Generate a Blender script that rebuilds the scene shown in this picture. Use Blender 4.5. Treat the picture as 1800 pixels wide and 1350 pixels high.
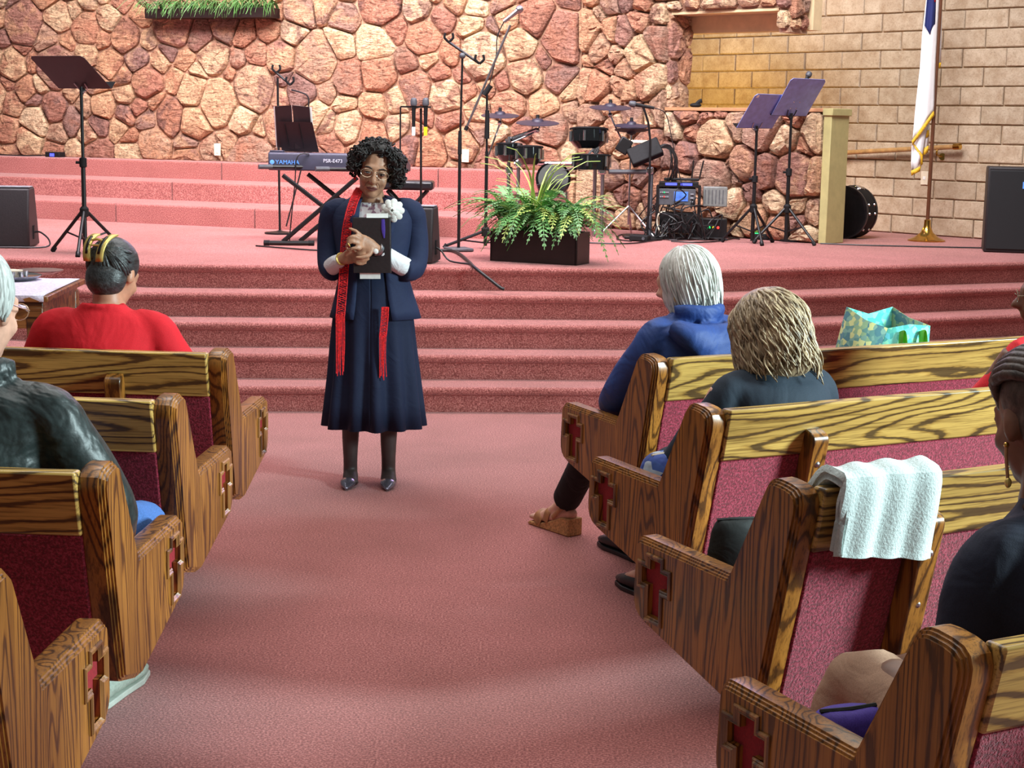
import bpy, bmesh, math, random
from mathutils import Vector, Matrix, noise
for o in list(bpy.data.objects): bpy.data.objects.remove(o)
sc = bpy.context.scene
COL = sc.collection
R = math.radians
random.seed(7)
# ------------------------------------------------------------------ camera
CAM_H, FPX, PITCH, ROLL = 1.6, 2809.0, R(9.191), R(1.03)
cam = bpy.data.cameras.new('camera'); cam.sensor_width = 36; cam.lens = 36*FPX/1800
cam_o = bpy.data.objects.new('camera', cam); COL.objects.link(cam_o)
cam_o.matrix_world = Matrix.Translation((0, 0, CAM_H)) @ Matrix.Rotation(R(90)-PITCH, 4, 'X') @ Matrix.Rotation(ROLL, 4, 'Z')
sc.camera = cam_o
# ------------------------------------------------------------------ light
sc.view_settings.view_transform = 'Standard'; sc.view_settings.look = 'None'
sc.view_settings.gamma = 1; sc.view_settings.use_curve_mapping = False
sc.view_settings.exposure = 0.0
w = bpy.data.worlds.new('world'); sc.world = w; w.use_nodes = True
w.node_tree.nodes['Background'].inputs[0].default_value = (1.0, .96, .93, 1)
w.node_tree.nodes['Background'].inputs[1].default_value = .17
def area(name, loc, to, power, col, sx, sy, spread=180):
    l = bpy.data.lights.new(name, 'AREA'); l.energy = power; l.color = col; l.shape = 'RECTANGLE'; l.size = sx; l.size_y = sy
    l.spread = R(spread)
    o = bpy.data.objects.new(name, l); COL.objects.link(o); o.location = loc
    o.rotation_euler = (Vector(to)-Vector(loc)).to_track_quat('-Z', 'Y').to_euler(); return o
area('ceiling_light', (0, 9.3, 6.2), (0, 9.1, 0), 335, (1, .98, .98), 7, 3.6)
area('pew_fill_light', (0, 4.4, 6.2), (0, 4.6, 0), 215, (1, .96, .92), 6, 3.2)  # added fill light, makes up for brightness lost over the near aisle
area('stage_wash_light', (-2.6, 9.8, 5.8), (-2.7, 12.9, .9), 270, (1, .86, .97), 3.0, 1.2, 120)
area('wall_fill_light', (-2.4, 12.0, 5.4), (-2.6, 15.6, 2.0), 200, (1, .88, .84), 4.5, .5, 110)  # added fill light that brightens the stone wall, no known fixture
area('stage_warm_light', (1.0, 9.0, 5.4), (.7, 14.0, 1.5), 200, (1, .98, 1), 2.6, 1.0, 110)
area('side_window_light', (6.1, 3.0, 2.7), (.6, 4.2, .8), 270, (.76, .98, 1), 1.3, 1.5, 96)
area('armrest_gloss_light', (.3, 13.2, 3.7), (0, 3.5, .6), 70, (.72, .55, 1), 4.0, .5)  # added purple light out of view, mirrored in armrest tops like a screen
# ------------------------------------------------------------------ pixel helpers (a pixel of the photo at a known depth or height)
def ray(px, py):
    a, b = px-900, py-675
    c, s = math.cos(-ROLL), math.sin(-ROLL); a, b = a*c-b*s, a*s+b*c
    X, v = a/FPX, -b/FPX; ct, st = math.cos(PITCH), math.sin(PITCH)
    return Vector((X, ct+v*st, -st+v*ct))
def AT(px, py, Y): r = ray(px, py); return r*(Y/r.y)+Vector((0, 0, CAM_H))
def ATZ(px, py, z): r = ray(px, py); return r*((z-CAM_H)/r.z)+Vector((0, 0, CAM_H))
# ------------------------------------------------------------------ materials
def lin(c):
    return tuple(((x/255)/12.92 if x/255 <= .04045 else ((x/255+.055)/1.055)**2.4) for x in c)+(1,)
class NT:
    def __init__(s, name):
        s.m = bpy.data.materials.new(name); s.m.use_nodes = True; s.t = s.m.node_tree; s.b = s.t.nodes['Principled BSDF']
    def n(s, t, **k):
        x = s.t.nodes.new(t)
        for a, v in k.items():
            if a.startswith('i_'): x.inputs[a[2:]].default_value = v
            else: setattr(x, a, v)
        return x
    def l(s, a, b): s.t.links.new(a, b)
    def ramp(s, fac, stops, interp='LINEAR'):
        r = s.n('ShaderNodeValToRGB'); e = r.color_ramp; e.interpolation = interp
        while len(e.elements) < len(stops): e.elements.new(.5)
        for el, (p, c) in zip(e.elements, stops): el.position = p; el.color = lin(c) if len(c) == 3 else c
        s.l(fac, r.inputs[0]); return r.outputs[0]
    def coord(s, scale=(1, 1, 1), rand=0, kind='Object'):
        tc = s.n('ShaderNodeTexCoord'); mp = s.n('ShaderNodeMapping'); mp.inputs['Scale'].default_value = scale
        s.l(tc.outputs[kind], mp.inputs['Vector'])
        if rand:
            oi = s.n('ShaderNodeObjectInfo'); mu = s.n('ShaderNodeMath', operation='MULTIPLY'); mu.inputs[1].default_value = rand
            s.l(oi.outputs['Random'], mu.inputs[0]); s.l(mu.outputs[0], mp.inputs['Location'])
        return mp.outputs[0]
    def noise(s, vec, scale, detail=4, rough=.55, dist=0):
        x = s.n('ShaderNodeTexNoise'); x.inputs['Scale'].default_value = scale; x.inputs['Detail'].default_value = detail
        x.inputs['Roughness'].default_value = rough; x.inputs['Distortion'].default_value = dist
        s.l(vec, x.inputs['Vector']); return x.outputs['Fac']
    def mix(s, a, b, f, mode='MIX'):
        x = s.n('ShaderNodeMix', data_type='RGBA', blend_type=mode)
        for src, i in ((f, 0), (a, 6), (b, 7)):
            if isinstance(src, (float, int)): x.inputs[i].default_value = src
            elif isinstance(src, tuple): x.inputs[i].default_value = src
            else: s.l(src, x.inputs[i])
        return x.outputs[2]
    def math(s, op, a, b=0):
        x = s.n('ShaderNodeMath', operation=op)
        for src, i in ((a, 0), (b, 1)):
            if isinstance(src, (float, int)): x.inputs[i].default_value = src
            else: s.l(src, x.inputs[i])
        return x.outputs[0]
    def bump(s, h, strength=.3, dist=.01):
        x = s.n('ShaderNodeBump'); x.inputs['Strength'].default_value = strength; x.inputs['Distance'].default_value = dist
        s.l(h, x.inputs['Height']); s.l(x.outputs[0], s.b.inputs['Normal'])
def shade(c, k): return tuple(max(0, min(255, x*k)) for x in c)
def mat(name, col, rough=.55, metal=0, var=.12, scale=25, bump=0, bdist=.004, bscale=None, stretch=(1, 1, 1), sheen=0, coat=0, spec=None, emit=0):
    t = NT(name); v = t.coord(stretch)
    f = t.noise(v, scale)
    t.l(t.ramp(f, [(.3, shade(col, 1-var)), (.7, shade(col, 1+var))]), t.b.inputs['Base Color'])
    t.b.inputs['Roughness'].default_value = rough; t.b.inputs['Metallic'].default_value = metal
    if sheen: t.b.inputs['Sheen Weight'].default_value = sheen; t.b.inputs['Sheen Roughness'].default_value = .5
    if coat: t.b.inputs['Coat Weight'].default_value = coat
    if spec is not None: t.b.inputs['Specular IOR Level'].default_value = spec
    if bump: t.bump(t.noise(v, bscale or scale, 5, .6), bump, bdist)
    if emit:
        t.b.inputs['Emission Color'].default_value = lin(col); t.b.inputs['Emission Strength'].default_value = emit
    return t.m
def carpet_mat(name, a, b, c, fine=330):
    t = NT(name); v = t.coord()
    f1 = t.noise(v, fine, 2, .7); f2 = t.noise(v, 1.3, 4, .6, .4); f3 = t.noise(v, 60, 3, .7)
    base = t.ramp(f1, [(.36, a), (.5, b), (.64, c)])
    base = t.mix(base, lin((150, 120, 118)), t.ramp(f3, [(.55, (0, 0, 0)), (.8, (60, 60, 60))]), 'MULTIPLY')
    base = t.mix(base, t.ramp(f2, [(.3, (226, 218, 212)), (.65, (255, 255, 255))]), 1.0, 'MULTIPLY')
    t.l(base, t.b.inputs['Base Color']); t.b.inputs['Roughness'].default_value = .95
    t.b.inputs['Specular IOR Level'].default_value = .1
    t.b.inputs['Sheen Weight'].default_value = .25; t.b.inputs['Sheen Roughness'].default_value = .6
    t.bump(f1, .55, .006); return t.m
def wood_mat(name, grain, pale, mid, dark, along=.55, across=4.2, lines=15, rough=.34, coat=.25):
    """grain: 0/1/2 = axis the grain runs along (object space)"""
    t = NT(name); s = [across]*3; s[grain] = along
    v = t.coord(tuple(s), rand=37)
    n = t.math('ADD', t.noise(v, 1.0, 2, .45), t.math('MULTIPLY', t.noise(t.coord(tuple(9 if i == grain else 60 for i in range(3)), rand=3), 1.0, 3, .7), .018))
    wv = t.math('SINE', t.math('MULTIPLY', n, lines*6.2832/2))
    f = t.math('POWER', t.math('ADD', t.math('MULTIPLY', wv, .5), .5), 1.0)
    sp = [190]*3; sp[grain] = 5
    pores = t.noise(t.coord(tuple(sp), rand=11), 1.0, 3, .7)
    c = t.ramp(f, [(.0, dark), (.06, dark), (.22, mid), (.5, pale), (1, pale)])
    sp2 = [26]*3; sp2[grain] = 1.2
    soft = t.noise(t.coord(tuple(sp2), rand=5), 1.0, 3, .6)
    c = t.mix(c, t.ramp(soft, [(.3, shade(mid, .72)), (.7, (255, 250, 240))]), .55, 'MULTIPLY')
    c = t.mix(c, t.ramp(pores, [(.36, (110, 95, 80)), (.5, (255, 255, 255))]), .6, 'MULTIPLY')
    t.l(c, t.b.inputs['Base Color']); t.b.inputs['Roughness'].default_value = rough
    t.b.inputs['Coat Weight'].default_value = coat; t.b.inputs['Coat Roughness'].default_value = .18
    t.bump(pores, .12, .002); return t.m
def stone_mat(name, warm=1.0):
    t = NT(name); oi = t.n('ShaderNodeObjectInfo'); rnd = oi.outputs['Random']
    v = t.coord(rand=50)
    rmp = t.ramp(rnd, [(0, (236, 212, 178)), (.22, (232, 202, 164)), (.36, (222, 178, 142)), (.52, (208, 156, 126)), (.66, (192, 138, 118)), (.80, (156, 124, 118)), (1, (220, 184, 152))])
    r2 = t.math('FRACT', t.math('MULTIPLY', rnd, 17.37))
    alt = t.ramp(r2, [(0, (128, 98, 94)), (.4, (194, 136, 110)), (.7, (224, 186, 150)), (1, (140, 110, 108))])
    big = t.noise(v, 5.5, 4, .6, .6)
    c = t.mix(rmp, alt, t.ramp(big, [(.46, (0, 0, 0)), (.60, (235, 235, 235))]))
    vs = t.coord((7, 7, 22), rand=9)
    st = t.noise(vs, 1.0, 5, .7, .8)
    c = t.mix(c, t.ramp(st, [(.3, (104, 80, 74)), (.47, (255, 250, 245)), (.75, (255, 246, 238))]), .8, 'MULTIPLY')
    fine = t.noise(v, 42, 4, .7)
    c = t.mix(c, t.ramp(fine, [(.33, (150, 128, 118)), (.55, (255, 255, 255))]), .7, 'MULTIPLY')
    t.l(c, t.b.inputs['Base Color']); t.b.inputs['Roughness'].default_value = .85; t.b.inputs['Specular IOR Level'].default_value = .25
    h = t.math('ADD', t.math('MULTIPLY', st, 1.4), t.math('MULTIPLY', fine, .35))
    t.bump(h, 1.0, .045); return t.m
def block_mat(name):
    t = NT(name); oi = t.n('ShaderNodeObjectInfo'); rnd = oi.outputs['Random']; v = t.coord(rand=20)
    c = t.ramp(rnd, [(0, (194, 180, 160)), (.5, (204, 190, 170)), (1, (186, 173, 154))])
    f = t.noise(v, 9, 5, .65); g = t.noise(v, 70, 4, .7)
    c = t.mix(c, t.ramp(f, [(.3, (214, 200, 186)), (.7, (255, 252, 248))]), 1.0, 'MULTIPLY')
    c = t.mix(c, t.ramp(g, [(.3, (196, 186, 176)), (.5, (255, 255, 255))]), .6, 'MULTIPLY')
    t.l(c, t.b.inputs['Base Color']); t.b.inputs['Roughness'].default_value = .9; t.b.inputs['Specular IOR Level'].default_value = .2
    t.bump(t.math('ADD', f, t.math('MULTIPLY', g, .3)), .6, .012); return t.m
def hair_mat(name, a, b, rough=.5, stretch=(70, 70, 9), bump=.5):
    t = NT(name); v = t.coord(stretch); f = t.noise(v, 1.0, 4, .65, .3); g = t.noise(t.coord((9, 9, 5)), 1, 3, .6)
    c = t.ramp(f, [(.32, a), (.68, b)])
    c = t.mix(c, t.ramp(g, [(.3, (170, 170, 170)), (.7, (255, 255, 255))]), .8, 'MULTIPLY')
    t.l(c, t.b.inputs['Base Color']); t.b.inputs['Roughness'].default_value = rough; t.bump(f, bump, .006); return t.m
def cloth_mat(name, col, rough=.8, fold=.5, fscale=7, fdist=.03, var=.1, weave=420, spec=.3, sheen=.0, stretch=(1, 1, 1)):
    t = NT(name); v = t.coord(stretch); wv = t.noise(t.coord(), weave, 2, .6); f = t.noise(v, fscale, 3, .5, 1.2)
    t.l(t.ramp(wv, [(.3, shade(col, 1-var)), (.7, shade(col, 1+var))]), t.b.inputs['Base Color'])
    t.b.inputs['Roughness'].default_value = rough; t.b.inputs['Specular IOR Level'].default_value = spec
    if sheen: t.b.inputs['Sheen Weight'].default_value = sheen
    t.bump(t.math('ADD', f, t.math('MULTIPLY', wv, .03)), fold, fdist); return t.m
def print_mat(name, cols, scale=30, rough=.8, fold=.2):
    t = NT(name); v = t.coord()
    vo = t.n('ShaderNodeTexVoronoi'); vo.inputs['Scale'].default_value = scale; t.l(v, vo.inputs['Vector'])
    sep = t.n('ShaderNodeSeparateColor'); t.l(vo.outputs['Color'], sep.inputs[0])
    k = len(cols); t.l(t.ramp(sep.outputs[0], [(i/k, c) for i, c in enumerate(cols)], 'CONSTANT'), t.b.inputs['Base Color'])
    t.b.inputs['Roughness'].default_value = rough; t.bump(t.noise(v, 12, 3), fold, .02); return t.m

M = {}
M['carpet'] = carpet_mat('carpet', (124, 62, 60), (164, 92, 88), (206, 138, 131), 150)
M['uphol'] = carpet_mat('upholstery', (104, 16, 36), (140, 28, 54), (176, 58, 84), 170)
M['cushion'] = cloth_mat('cushion_red', (128, 20, 28), .85, .3)
M['oak_board'] = wood_mat('oak_board', 0, (206, 170, 94), (182, 144, 74), (96, 76, 46), .5, 4.0, 58)
M['oak_panel'] = wood_mat('oak_panel', 2, (168, 112, 46), (146, 93, 34), (90, 56, 20), .5, 5.0, 64)
M['oak_edge'] = wood_mat('oak_edge', 2, (164, 114, 62), (140, 92, 46), (92, 56, 28), 1.0, 8, 12, .3, .4)
M['oak_table'] = wood_mat('oak_table', 0, (150, 96, 52), (124, 76, 38), (76, 44, 22), .7, 6)
M['crossred'] = mat('cross_inlay_red', (138, 24, 34), .8, var=.1, scale=200)
M['stone'] = stone_mat('stone'); M['block'] = block_mat('slump_block')
M['mortar'] = mat('stone_mortar', (168, 132, 108), .95, var=.2, scale=30, bump=.4)
M['bmortar'] = mat('block_mortar', (176, 152, 126), .95, var=.12, scale=40, bump=.3)
M['plaster'] = mat('cream_plaster', (214, 190, 150), .9, var=.04, scale=12, bump=.1)
M['olive'] = mat('olive_paint', (172, 164, 112), .7, var=.04, scale=15)
M['captrim'] = mat('wall_cap_wood', (176, 128, 92), .5, var=.1, scale=20, stretch=(1, 1, 6))
M['black'] = mat('black_metal', (22, 22, 24), .42, .3, var=.15, scale=40)
M['blackpl'] = mat('black_plastic', (20, 20, 22), .68, var=.2, scale=60, bump=.1, spec=.25)
M['grille'] = mat('speaker_grille', (26, 28, 31), .65, .2, var=.4, scale=500, bump=.5, bdist=.002)
M['wedge'] = mat('speaker_box', (30, 24, 27), .6, var=.2, scale=120, bump=.2)
M['grey'] = mat('grey_plastic', (150, 152, 160), .5, var=.08, scale=30)
M['dgrey'] = mat('dark_grey', (70, 72, 78), .5, var=.1, scale=30)
M['rackgrey'] = mat('rack_grey', (120, 124, 122), .5, .3, var=.08, scale=30)
M['chrome'] = mat('chrome', (205, 208, 214), .14, 1, var=.04, scale=20)
M['silver'] = mat('satin_silver', (170, 172, 178), .3, 1, var=.06, scale=20)
M['brass'] = mat('brass', (200, 160, 80), .2, 1, var=.08, scale=30)
M['gold'] = mat('gold_clip', (222, 194, 112), .4, .6, var=.1, scale=30)
M['musicback'] = mat('music_desk_brown', (42, 26, 30), .5, .2, var=.08, scale=30)
M['musicvioletlit'] = mat('music_desk_violet_lit', (136, 156, 226), .38, .2, var=.06, scale=20)  # violet light reflecting off the desks is put into this base colour
M['white'] = mat('white_paper', (232, 232, 228), .8, var=.03, scale=30)
M['ivory'] = mat('ivory_plate', (222, 212, 190), .5, var=.03, scale=30)
M['yellow'] = mat('yellow_band', (232, 214, 30), .5, var=.04)
M['cable'] = mat('cable_black', (18, 18, 20), .5, var=.1)
M['keybody'] = mat('keyboard_grey', (58, 58, 74), .4, .2, var=.06, scale=20)
M['bluelogo'] = mat('logo_blue', (90, 150, 235), .5, emit=.25, var=.02)
M['logowhite'] = mat('logo_white', (205, 208, 222), .5, var=.02)
M['blueled'] = mat('led_blue', (70, 80, 255), .4, emit=1.6, var=.02)
M['greenled'] = mat('led_green', (40, 240, 120), .4, emit=1.6, var=.02)
M['redled'] = mat('led_red', (250, 60, 50), .4, emit=1.6, var=.02)
M['screen'] = mat('screen_blue', (70, 110, 190), .3, emit=.7, var=.15, scale=40)
M['vinyl'] = mat('black_vinyl', (26, 26, 30), .32, var=.15, scale=18, bump=.2)
M['cymbal'] = mat('cymbal_pad', (46, 42, 58), .5, .15, var=.12, scale=30)
M['shell'] = mat('drum_shell', (12, 14, 16), .1, .1, var=.2, scale=10, coat=.6)
M['mesh'] = mat('drum_mesh', (74, 72, 80), .7, var=.1)
M['planter'] = mat('planter_espresso', (34, 20, 20), .45, var=.15, scale=14, stretch=(1, 1, 4))
M['fern'] = mat('fern_green', (76, 128, 62), .55, var=.3, scale=9)
M['fern2'] = mat('fern_yellow_green', (150, 170, 84), .55, var=.22, scale=9)
M['fern3'] = mat('grass_green', (104, 150, 92), .5, var=.28, scale=9)
M['fern4'] = mat('hanging_green', (70, 104, 56), .6, var=.4, scale=8)
M['flag'] = cloth_mat('flag_white', (234, 234, 236), .75, .25, 6, .02, .03)
M['flagblue'] = cloth_mat('flag_blue', (38, 46, 100), .75, .25, 6, .02, .05)
M['flagred'] = cloth_mat('flag_red', (190, 30, 50), .75, .2, 6)
M['fringe'] = mat('gold_fringe', (226, 172, 40), .6, var=.2, scale=160, bump=.5)
M['polewood'] = mat('pole_wood', (92, 54, 34), .35, var=.15, scale=12, coat=.4, stretch=(1, 1, .1))
M['railwood'] = mat('rail_wood', (170, 132, 84), .4, var=.12, scale=20, coat=.3)
M['lace'] = mat('lace_cloth', (212, 206, 222), .9, var=.12, scale=90, bump=.6, bdist=.003)
M['towel'] = mat('towel_white', (198, 210, 208), .95, var=.05, scale=200, bump=.7, bdist=.004, bscale=160)
M['teal'] = print_mat('tote_teal_print', [(86, 190, 176), (120, 214, 200), (70, 170, 166), (140, 224, 190), (100, 200, 214)], 55)
M['tealside'] = print_mat('tote_side_print', [(78, 122, 116), (120, 148, 112), (60, 104, 112), (176, 178, 120), (104, 140, 128)], 60)
M['lime'] = mat('tote_handle_green', (98, 176, 40), .6, var=.1)
M['bluefloral'] = print_mat('blue_floral_quilt', [(60, 88, 158), (92, 122, 190), (44, 66, 130), (168, 180, 196), (52, 76, 150), (76, 100, 168)], 36, .8, .6)
M['darkfloral'] = print_mat('dark_floral', [(22, 24, 28), (28, 30, 36), (90, 110, 150), (20, 22, 26), (130, 136, 110), (26, 28, 34)], 40)
M['blackbag'] = cloth_mat('black_bag', (30, 32, 32), .7, .5, 12, .01)
M['purple'] = cloth_mat('purple_bag', (70, 50, 140), .7, .5, 10, .01)
# people
M['skin_dark'] = mat('skin_deep', (112, 74, 54), .5, var=.08, scale=30, bump=.15)
M['skin_mid'] = mat('skin_brown', (170, 126, 99), .48, var=.10, scale=45, bump=.25, bdist=.003)
M['skin_tan'] = mat('skin_tan', (176, 124, 98), .5, var=.08, scale=30)
M['skin_pale'] = mat('skin_pale', (206, 158, 136), .5, var=.08, scale=30)
M['lips'] = mat('lips', (112, 62, 56), .45, var=.06)
M['eyewhite'] = mat('eye_white', (186, 176, 168), .3, var=.03)
M['iris'] = mat('iris_dark', (26, 18, 16), .2, var=.02)
M['navy'] = cloth_mat('navy_suit', (31, 41, 70), .78, .35, 6, .03, .08)
M['navyskirt'] = cloth_mat('navy_skirt', (22, 31, 56), .8, .25, 9, .02, .08)
M['navy2'] = cloth_mat('navy_jacket', (34, 38, 54), .82, .4, 7, .03, .08)
M['blackcloth'] = cloth_mat('black_blazer', (36, 46, 58), .8, .3, 6, .03, .08)  # cyan light falling on the black cloth is mixed into this colour
M['blackpants'] = cloth_mat('black_trousers', (17, 17, 20), .85, .4, 7, .03, .08)
M['bluecoat'] = cloth_mat('blue_raincoat', (38, 66, 128), .6, .6, 6, .035, .06, spec=.4)
M['redjacket'] = cloth_mat('red_jacket', (198, 26, 38), .8, .4, 5, .035, .05)
M['redcloth'] = cloth_mat('red_blouse', (214, 44, 52), .8, .3, 6)
M['leather'] = cloth_mat('dark_leather', (36, 44, 44), .42, .6, 5.5, .045, .2, 60, .4)
M['denim'] = cloth_mat('denim', (64, 100, 160), .85, .3, 8, .02, .15)
M['tanpants'] = cloth_mat('tan_trousers', (158, 126, 104), .85, .4, 7, .03, .08)
M['whitecloth'] = cloth_mat('white_sleeve', (222, 224, 228), .85, .6, 14, .02, .04)
M['blouse'] = print_mat('blouse_print', [(224, 222, 226), (214, 214, 220), (150, 120, 140), (228, 226, 230), (196, 170, 180)], 60)
M['scarf'] = mat('crochet_scarf', (206, 30, 34), .8, var=.25, scale=120, bump=.5)
M['stocking'] = mat('sheer_stocking', (62, 50, 48), .55, var=.08, scale=20)
M['silvershoe'] = mat('pewter_shoe', (128, 126, 142), .22, .75, var=.1, scale=20)
M['book'] = mat('black_book', (32, 24, 26), .5, var=.12, scale=60, bump=.2)
M['petal'] = mat('white_petal', (226, 228, 222), .8, var=.06, scale=30)
M['leatan'] = mat('tan_sandal', (158, 108, 70), .5, var=.1, scale=40)
M['cork'] = mat('cork_wedge', (176, 128, 82), .8, var=.2, scale=120)
M['suede'] = mat('pale_suede_shoe', (160, 172, 160), .9, var=.1, scale=90, bump=.2)
M['sole'] = mat('shoe_sole', (186, 192, 182), .8, var=.06)
M['blackshoe'] = mat('black_shoe', (24, 24, 28), .45, var=.1)
M['hair_black'] = hair_mat('hair_black_curly', (12, 10, 10), (44, 38, 36), .5)
M['hair_white'] = hair_mat('hair_white', (202, 202, 192), (246, 246, 240), .45)
M['hair_brown'] = hair_mat('hair_highlighted_brown', (70, 50, 34), (210, 184, 146), .42)
M['hair_root'] = hair_mat('hair_brown_root', (58, 42, 30), (116, 88, 62), .5)
M['hair_light'] = hair_mat('hair_blonde_streak', (150, 122, 88), (226, 206, 170), .42)
M['hair_dark'] = hair_mat('hair_dark_grey', (26, 26, 28), (74, 76, 78), .4, (90, 12, 90))
M['hair_braid'] = hair_mat('hair_braids', (44, 34, 30), (104, 86, 76), .5, (40, 40, 40))
M['hair_grey'] = hair_mat('hair_silver', (168, 174, 170), (226, 230, 226), .5)
M['glass'] = mat('spectacle_rim', (176, 160, 140), .25, .8, var=.03)
M['lens'] = NT('spectacle_lens').m
_b = M['lens'].node_tree.nodes['Principled BSDF']; _b.inputs['Roughness'].default_value = .03
_b.inputs['Transmission Weight'].default_value = 1; _b.inputs['IOR'].default_value = 1.05; _b.inputs['Base Color'].default_value = (.96, .96, .97, 1)
# ------------------------------------------------------------------ mesh builder
def V3(*a): return Vector(a)
def catmull(pts, sub):
    if sub <= 1 or len(pts) < 3: return [tuple(p) for p in pts]
    out = []; n = len(pts)
    for i in range(n-1):
        p0, p1, p2, p3 = pts[max(i-1, 0)], pts[i], pts[i+1], pts[min(i+2, n-1)]
        for k in range(sub):
            t = k/sub
            out.append(tuple(.5*((2*b)+(-a+c)*t+(2*a-5*b+4*c-d)*t*t+(-a+3*b-3*c+d)*t**3) for a, b, c, d in zip(p0, p1, p2, p3)))
    out.append(tuple(pts[-1])); return out
class MB:
    def __init__(s): s.v = []; s.f = []
    def add(s, vs, fs):
        b = len(s.v); s.v += [tuple(v) for v in vs]; s.f += [tuple(i+b for i in f) for f in fs]; return s
    def box(s, c, d, rot=None, taper=1.0):
        vs = []
        for z in (-1, 1):
            k = taper if z > 0 else 1
            for y in (-1, 1):
                for x in (-1, 1):
                    p = Vector((x*d[0]/2*k, y*d[1]/2*k, z*d[2]/2))
                    if rot is not None: p = rot @ p
                    vs.append(p+Vector(c))
        return s.add(vs, [(0, 2, 3, 1), (4, 5, 7, 6), (0, 1, 5, 4), (2, 6, 7, 3), (0, 4, 6, 2), (1, 3, 7, 5)])
    def rings(s, rs, cap=True, closed=True):
        n = len(rs[0]); b = len(s.v)
        for r in rs: s.v += [tuple(p) for p in r]
        for i in range(len(rs)-1):
            for j in range(n if closed else n-1):
                k = (j+1) % n
                s.f.append((b+i*n+j, b+i*n+k, b+(i+1)*n+k, b+(i+1)*n+j))
        if cap:
            s.f.append(tuple(b+j for j in reversed(range(n)))); s.f.append(tuple(b+(len(rs)-1)*n+j for j in range(n)))
        return s
    def limb(s, pts, rad, side=(1, 0, 0), n=12, sub=3, cap=True, round_=False):
        """tube through pts; rad = r or (r_side, r_other) per point"""
        rad = [(r, r) if not isinstance(r, tuple) else r for r in rad]
        if len(pts) == 2: sub = 1
        q = catmull([tuple(p)+tuple(r) for p, r in zip(pts, rad)], sub)
        P = [Vector(a[:3]) for a in q]; RR = [(max(a[3], .0004), max(a[4], .0004)) for a in q]
        if round_:
            for end in (0, -1):
                d = (P[0]-P[1]).normalized() if end == 0 else (P[-1]-P[-2]).normalized()
                base, r = P[end], RR[end]; m = (r[0]+r[1])/2
                ex = [(base+d*m*math.sin(a), (r[0]*math.cos(a), r[1]*math.cos(a))) for a in (.5, .95, 1.3)]
                if end == 0: P = [e[0] for e in reversed(ex)]+P; RR = [e[1] for e in reversed(ex)]+RR
                else: P += [e[0] for e in ex]; RR += [e[1] for e in ex]
        rs = []; S = Vector(side)
        for i, p in enumerate(P):
            t = (P[min(i+1, len(P)-1)]-P[max(i-1, 0)]).normalized()
            a = S-t*S.dot(t)
            if a.length < .15:
                alt = Vector((0, 1, 0)) if abs(t.y) < .9 else Vector((0, 0, 1)); a = alt-t*alt.dot(t)
            a.normalize(); S = a if abs(a.dot(S)) > 0 else S
            b = t.cross(a)
            rs.append([p+a*(RR[i][0]*math.cos(2*math.pi*k/n))+b*(RR[i][1]*math.sin(2*math.pi*k/n)) for k in range(n)])
        return s.rings(rs, cap)
    def tube(s, pts, r, n=8, sub=1): return s.limb(pts, [r]*len(pts), n=n, sub=sub)
    def cyl(s, a, b, r0, r1=None, n=12): return s.limb([a, b], [r0, r0 if r1 is None else r1], n=n)
    def lathe(s, prof, c=(0, 0, 0), n=20, rot=None):
        rs = []
        for r, z in prof:
            ring = []
            for k in range(n):
                p = Vector((max(r, .0003)*math.cos(2*math.pi*k/n), max(r, .0003)*math.sin(2*math.pi*k/n), z))
                if rot is not None: p = rot @ p
                ring.append(p+Vector(c))
            rs.append(ring)
        return s.rings(rs)
    def ell(s, c, r, rot=None, n=14, m=9):
        rs = []
        for i in range(1, m):
            a = math.pi*i/m-math.pi/2; ring = []
            for k in range(n):
                p = Vector((r[0]*math.cos(a)*math.cos(2*math.pi*k/n), r[1]*math.cos(a)*math.sin(2*math.pi*k/n), r[2]*math.sin(a)))
                if rot is not None: p = rot @ p
                ring.append(p+Vector(c))
            rs.append(ring)
        b = len(s.v); s.rings(rs, cap=False)
        lo = Vector((0, 0, -r[2])); hi = Vector((0, 0, r[2]))
        if rot is not None: lo = rot @ lo; hi = rot @ hi
        s.v.append(tuple(lo+Vector(c))); s.v.append(tuple(hi+Vector(c))); k0 = len(s.v)-2
        for k in range(n):
            s.f.append((k0, b+(k+1) % n, b+k)); s.f.append((k0+1, b+(m-2)*n+k, b+(m-2)*n+(k+1) % n))
        return s
    def prism(s, outline, a, b):
        """outline list of 3D points, swept from +a to +b (vectors)"""
        a, b = Vector(a), Vector(b)
        return s.rings([[Vector(p)+a for p in outline], [Vector(p)+b for p in outline]])
    def sheet(s, grid):
        return s.rings(grid, cap=False, closed=False)
    def build(s, name, m, parent=None, smooth=35, bevel=0, loc=None, rot=None, solid=0):
        me = bpy.data.meshes.new(name); me.from_pydata(s.v, [], s.f); me.validate(clean_customdata=False)
        bm = bmesh.new(); bm.from_mesh(me); bmesh.ops.recalc_face_normals(bm, faces=bm.faces); bm.to_mesh(me); bm.free()
        if smooth:
            me.polygons.foreach_set('use_smooth', [True]*len(me.polygons)); me.set_sharp_from_angle(angle=R(smooth))
        o = bpy.data.objects.new(name, me); COL.objects.link(o); me.materials.append(M[m] if isinstance(m, str) else m)
        if parent is not None: o.parent = parent
        if loc is not None: o.location = loc
        if rot is not None: o.rotation_euler = rot
        if solid:
            x = o.modifiers.new('solid', 'SOLIDIFY'); x.thickness = solid; x.offset = 0
        if bevel:
            x = o.modifiers.new('bevel', 'BEVEL'); x.width = bevel; x.segments = 2; x.limit_method = 'ANGLE'; x.angle_limit = R(40)
        return o
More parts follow.
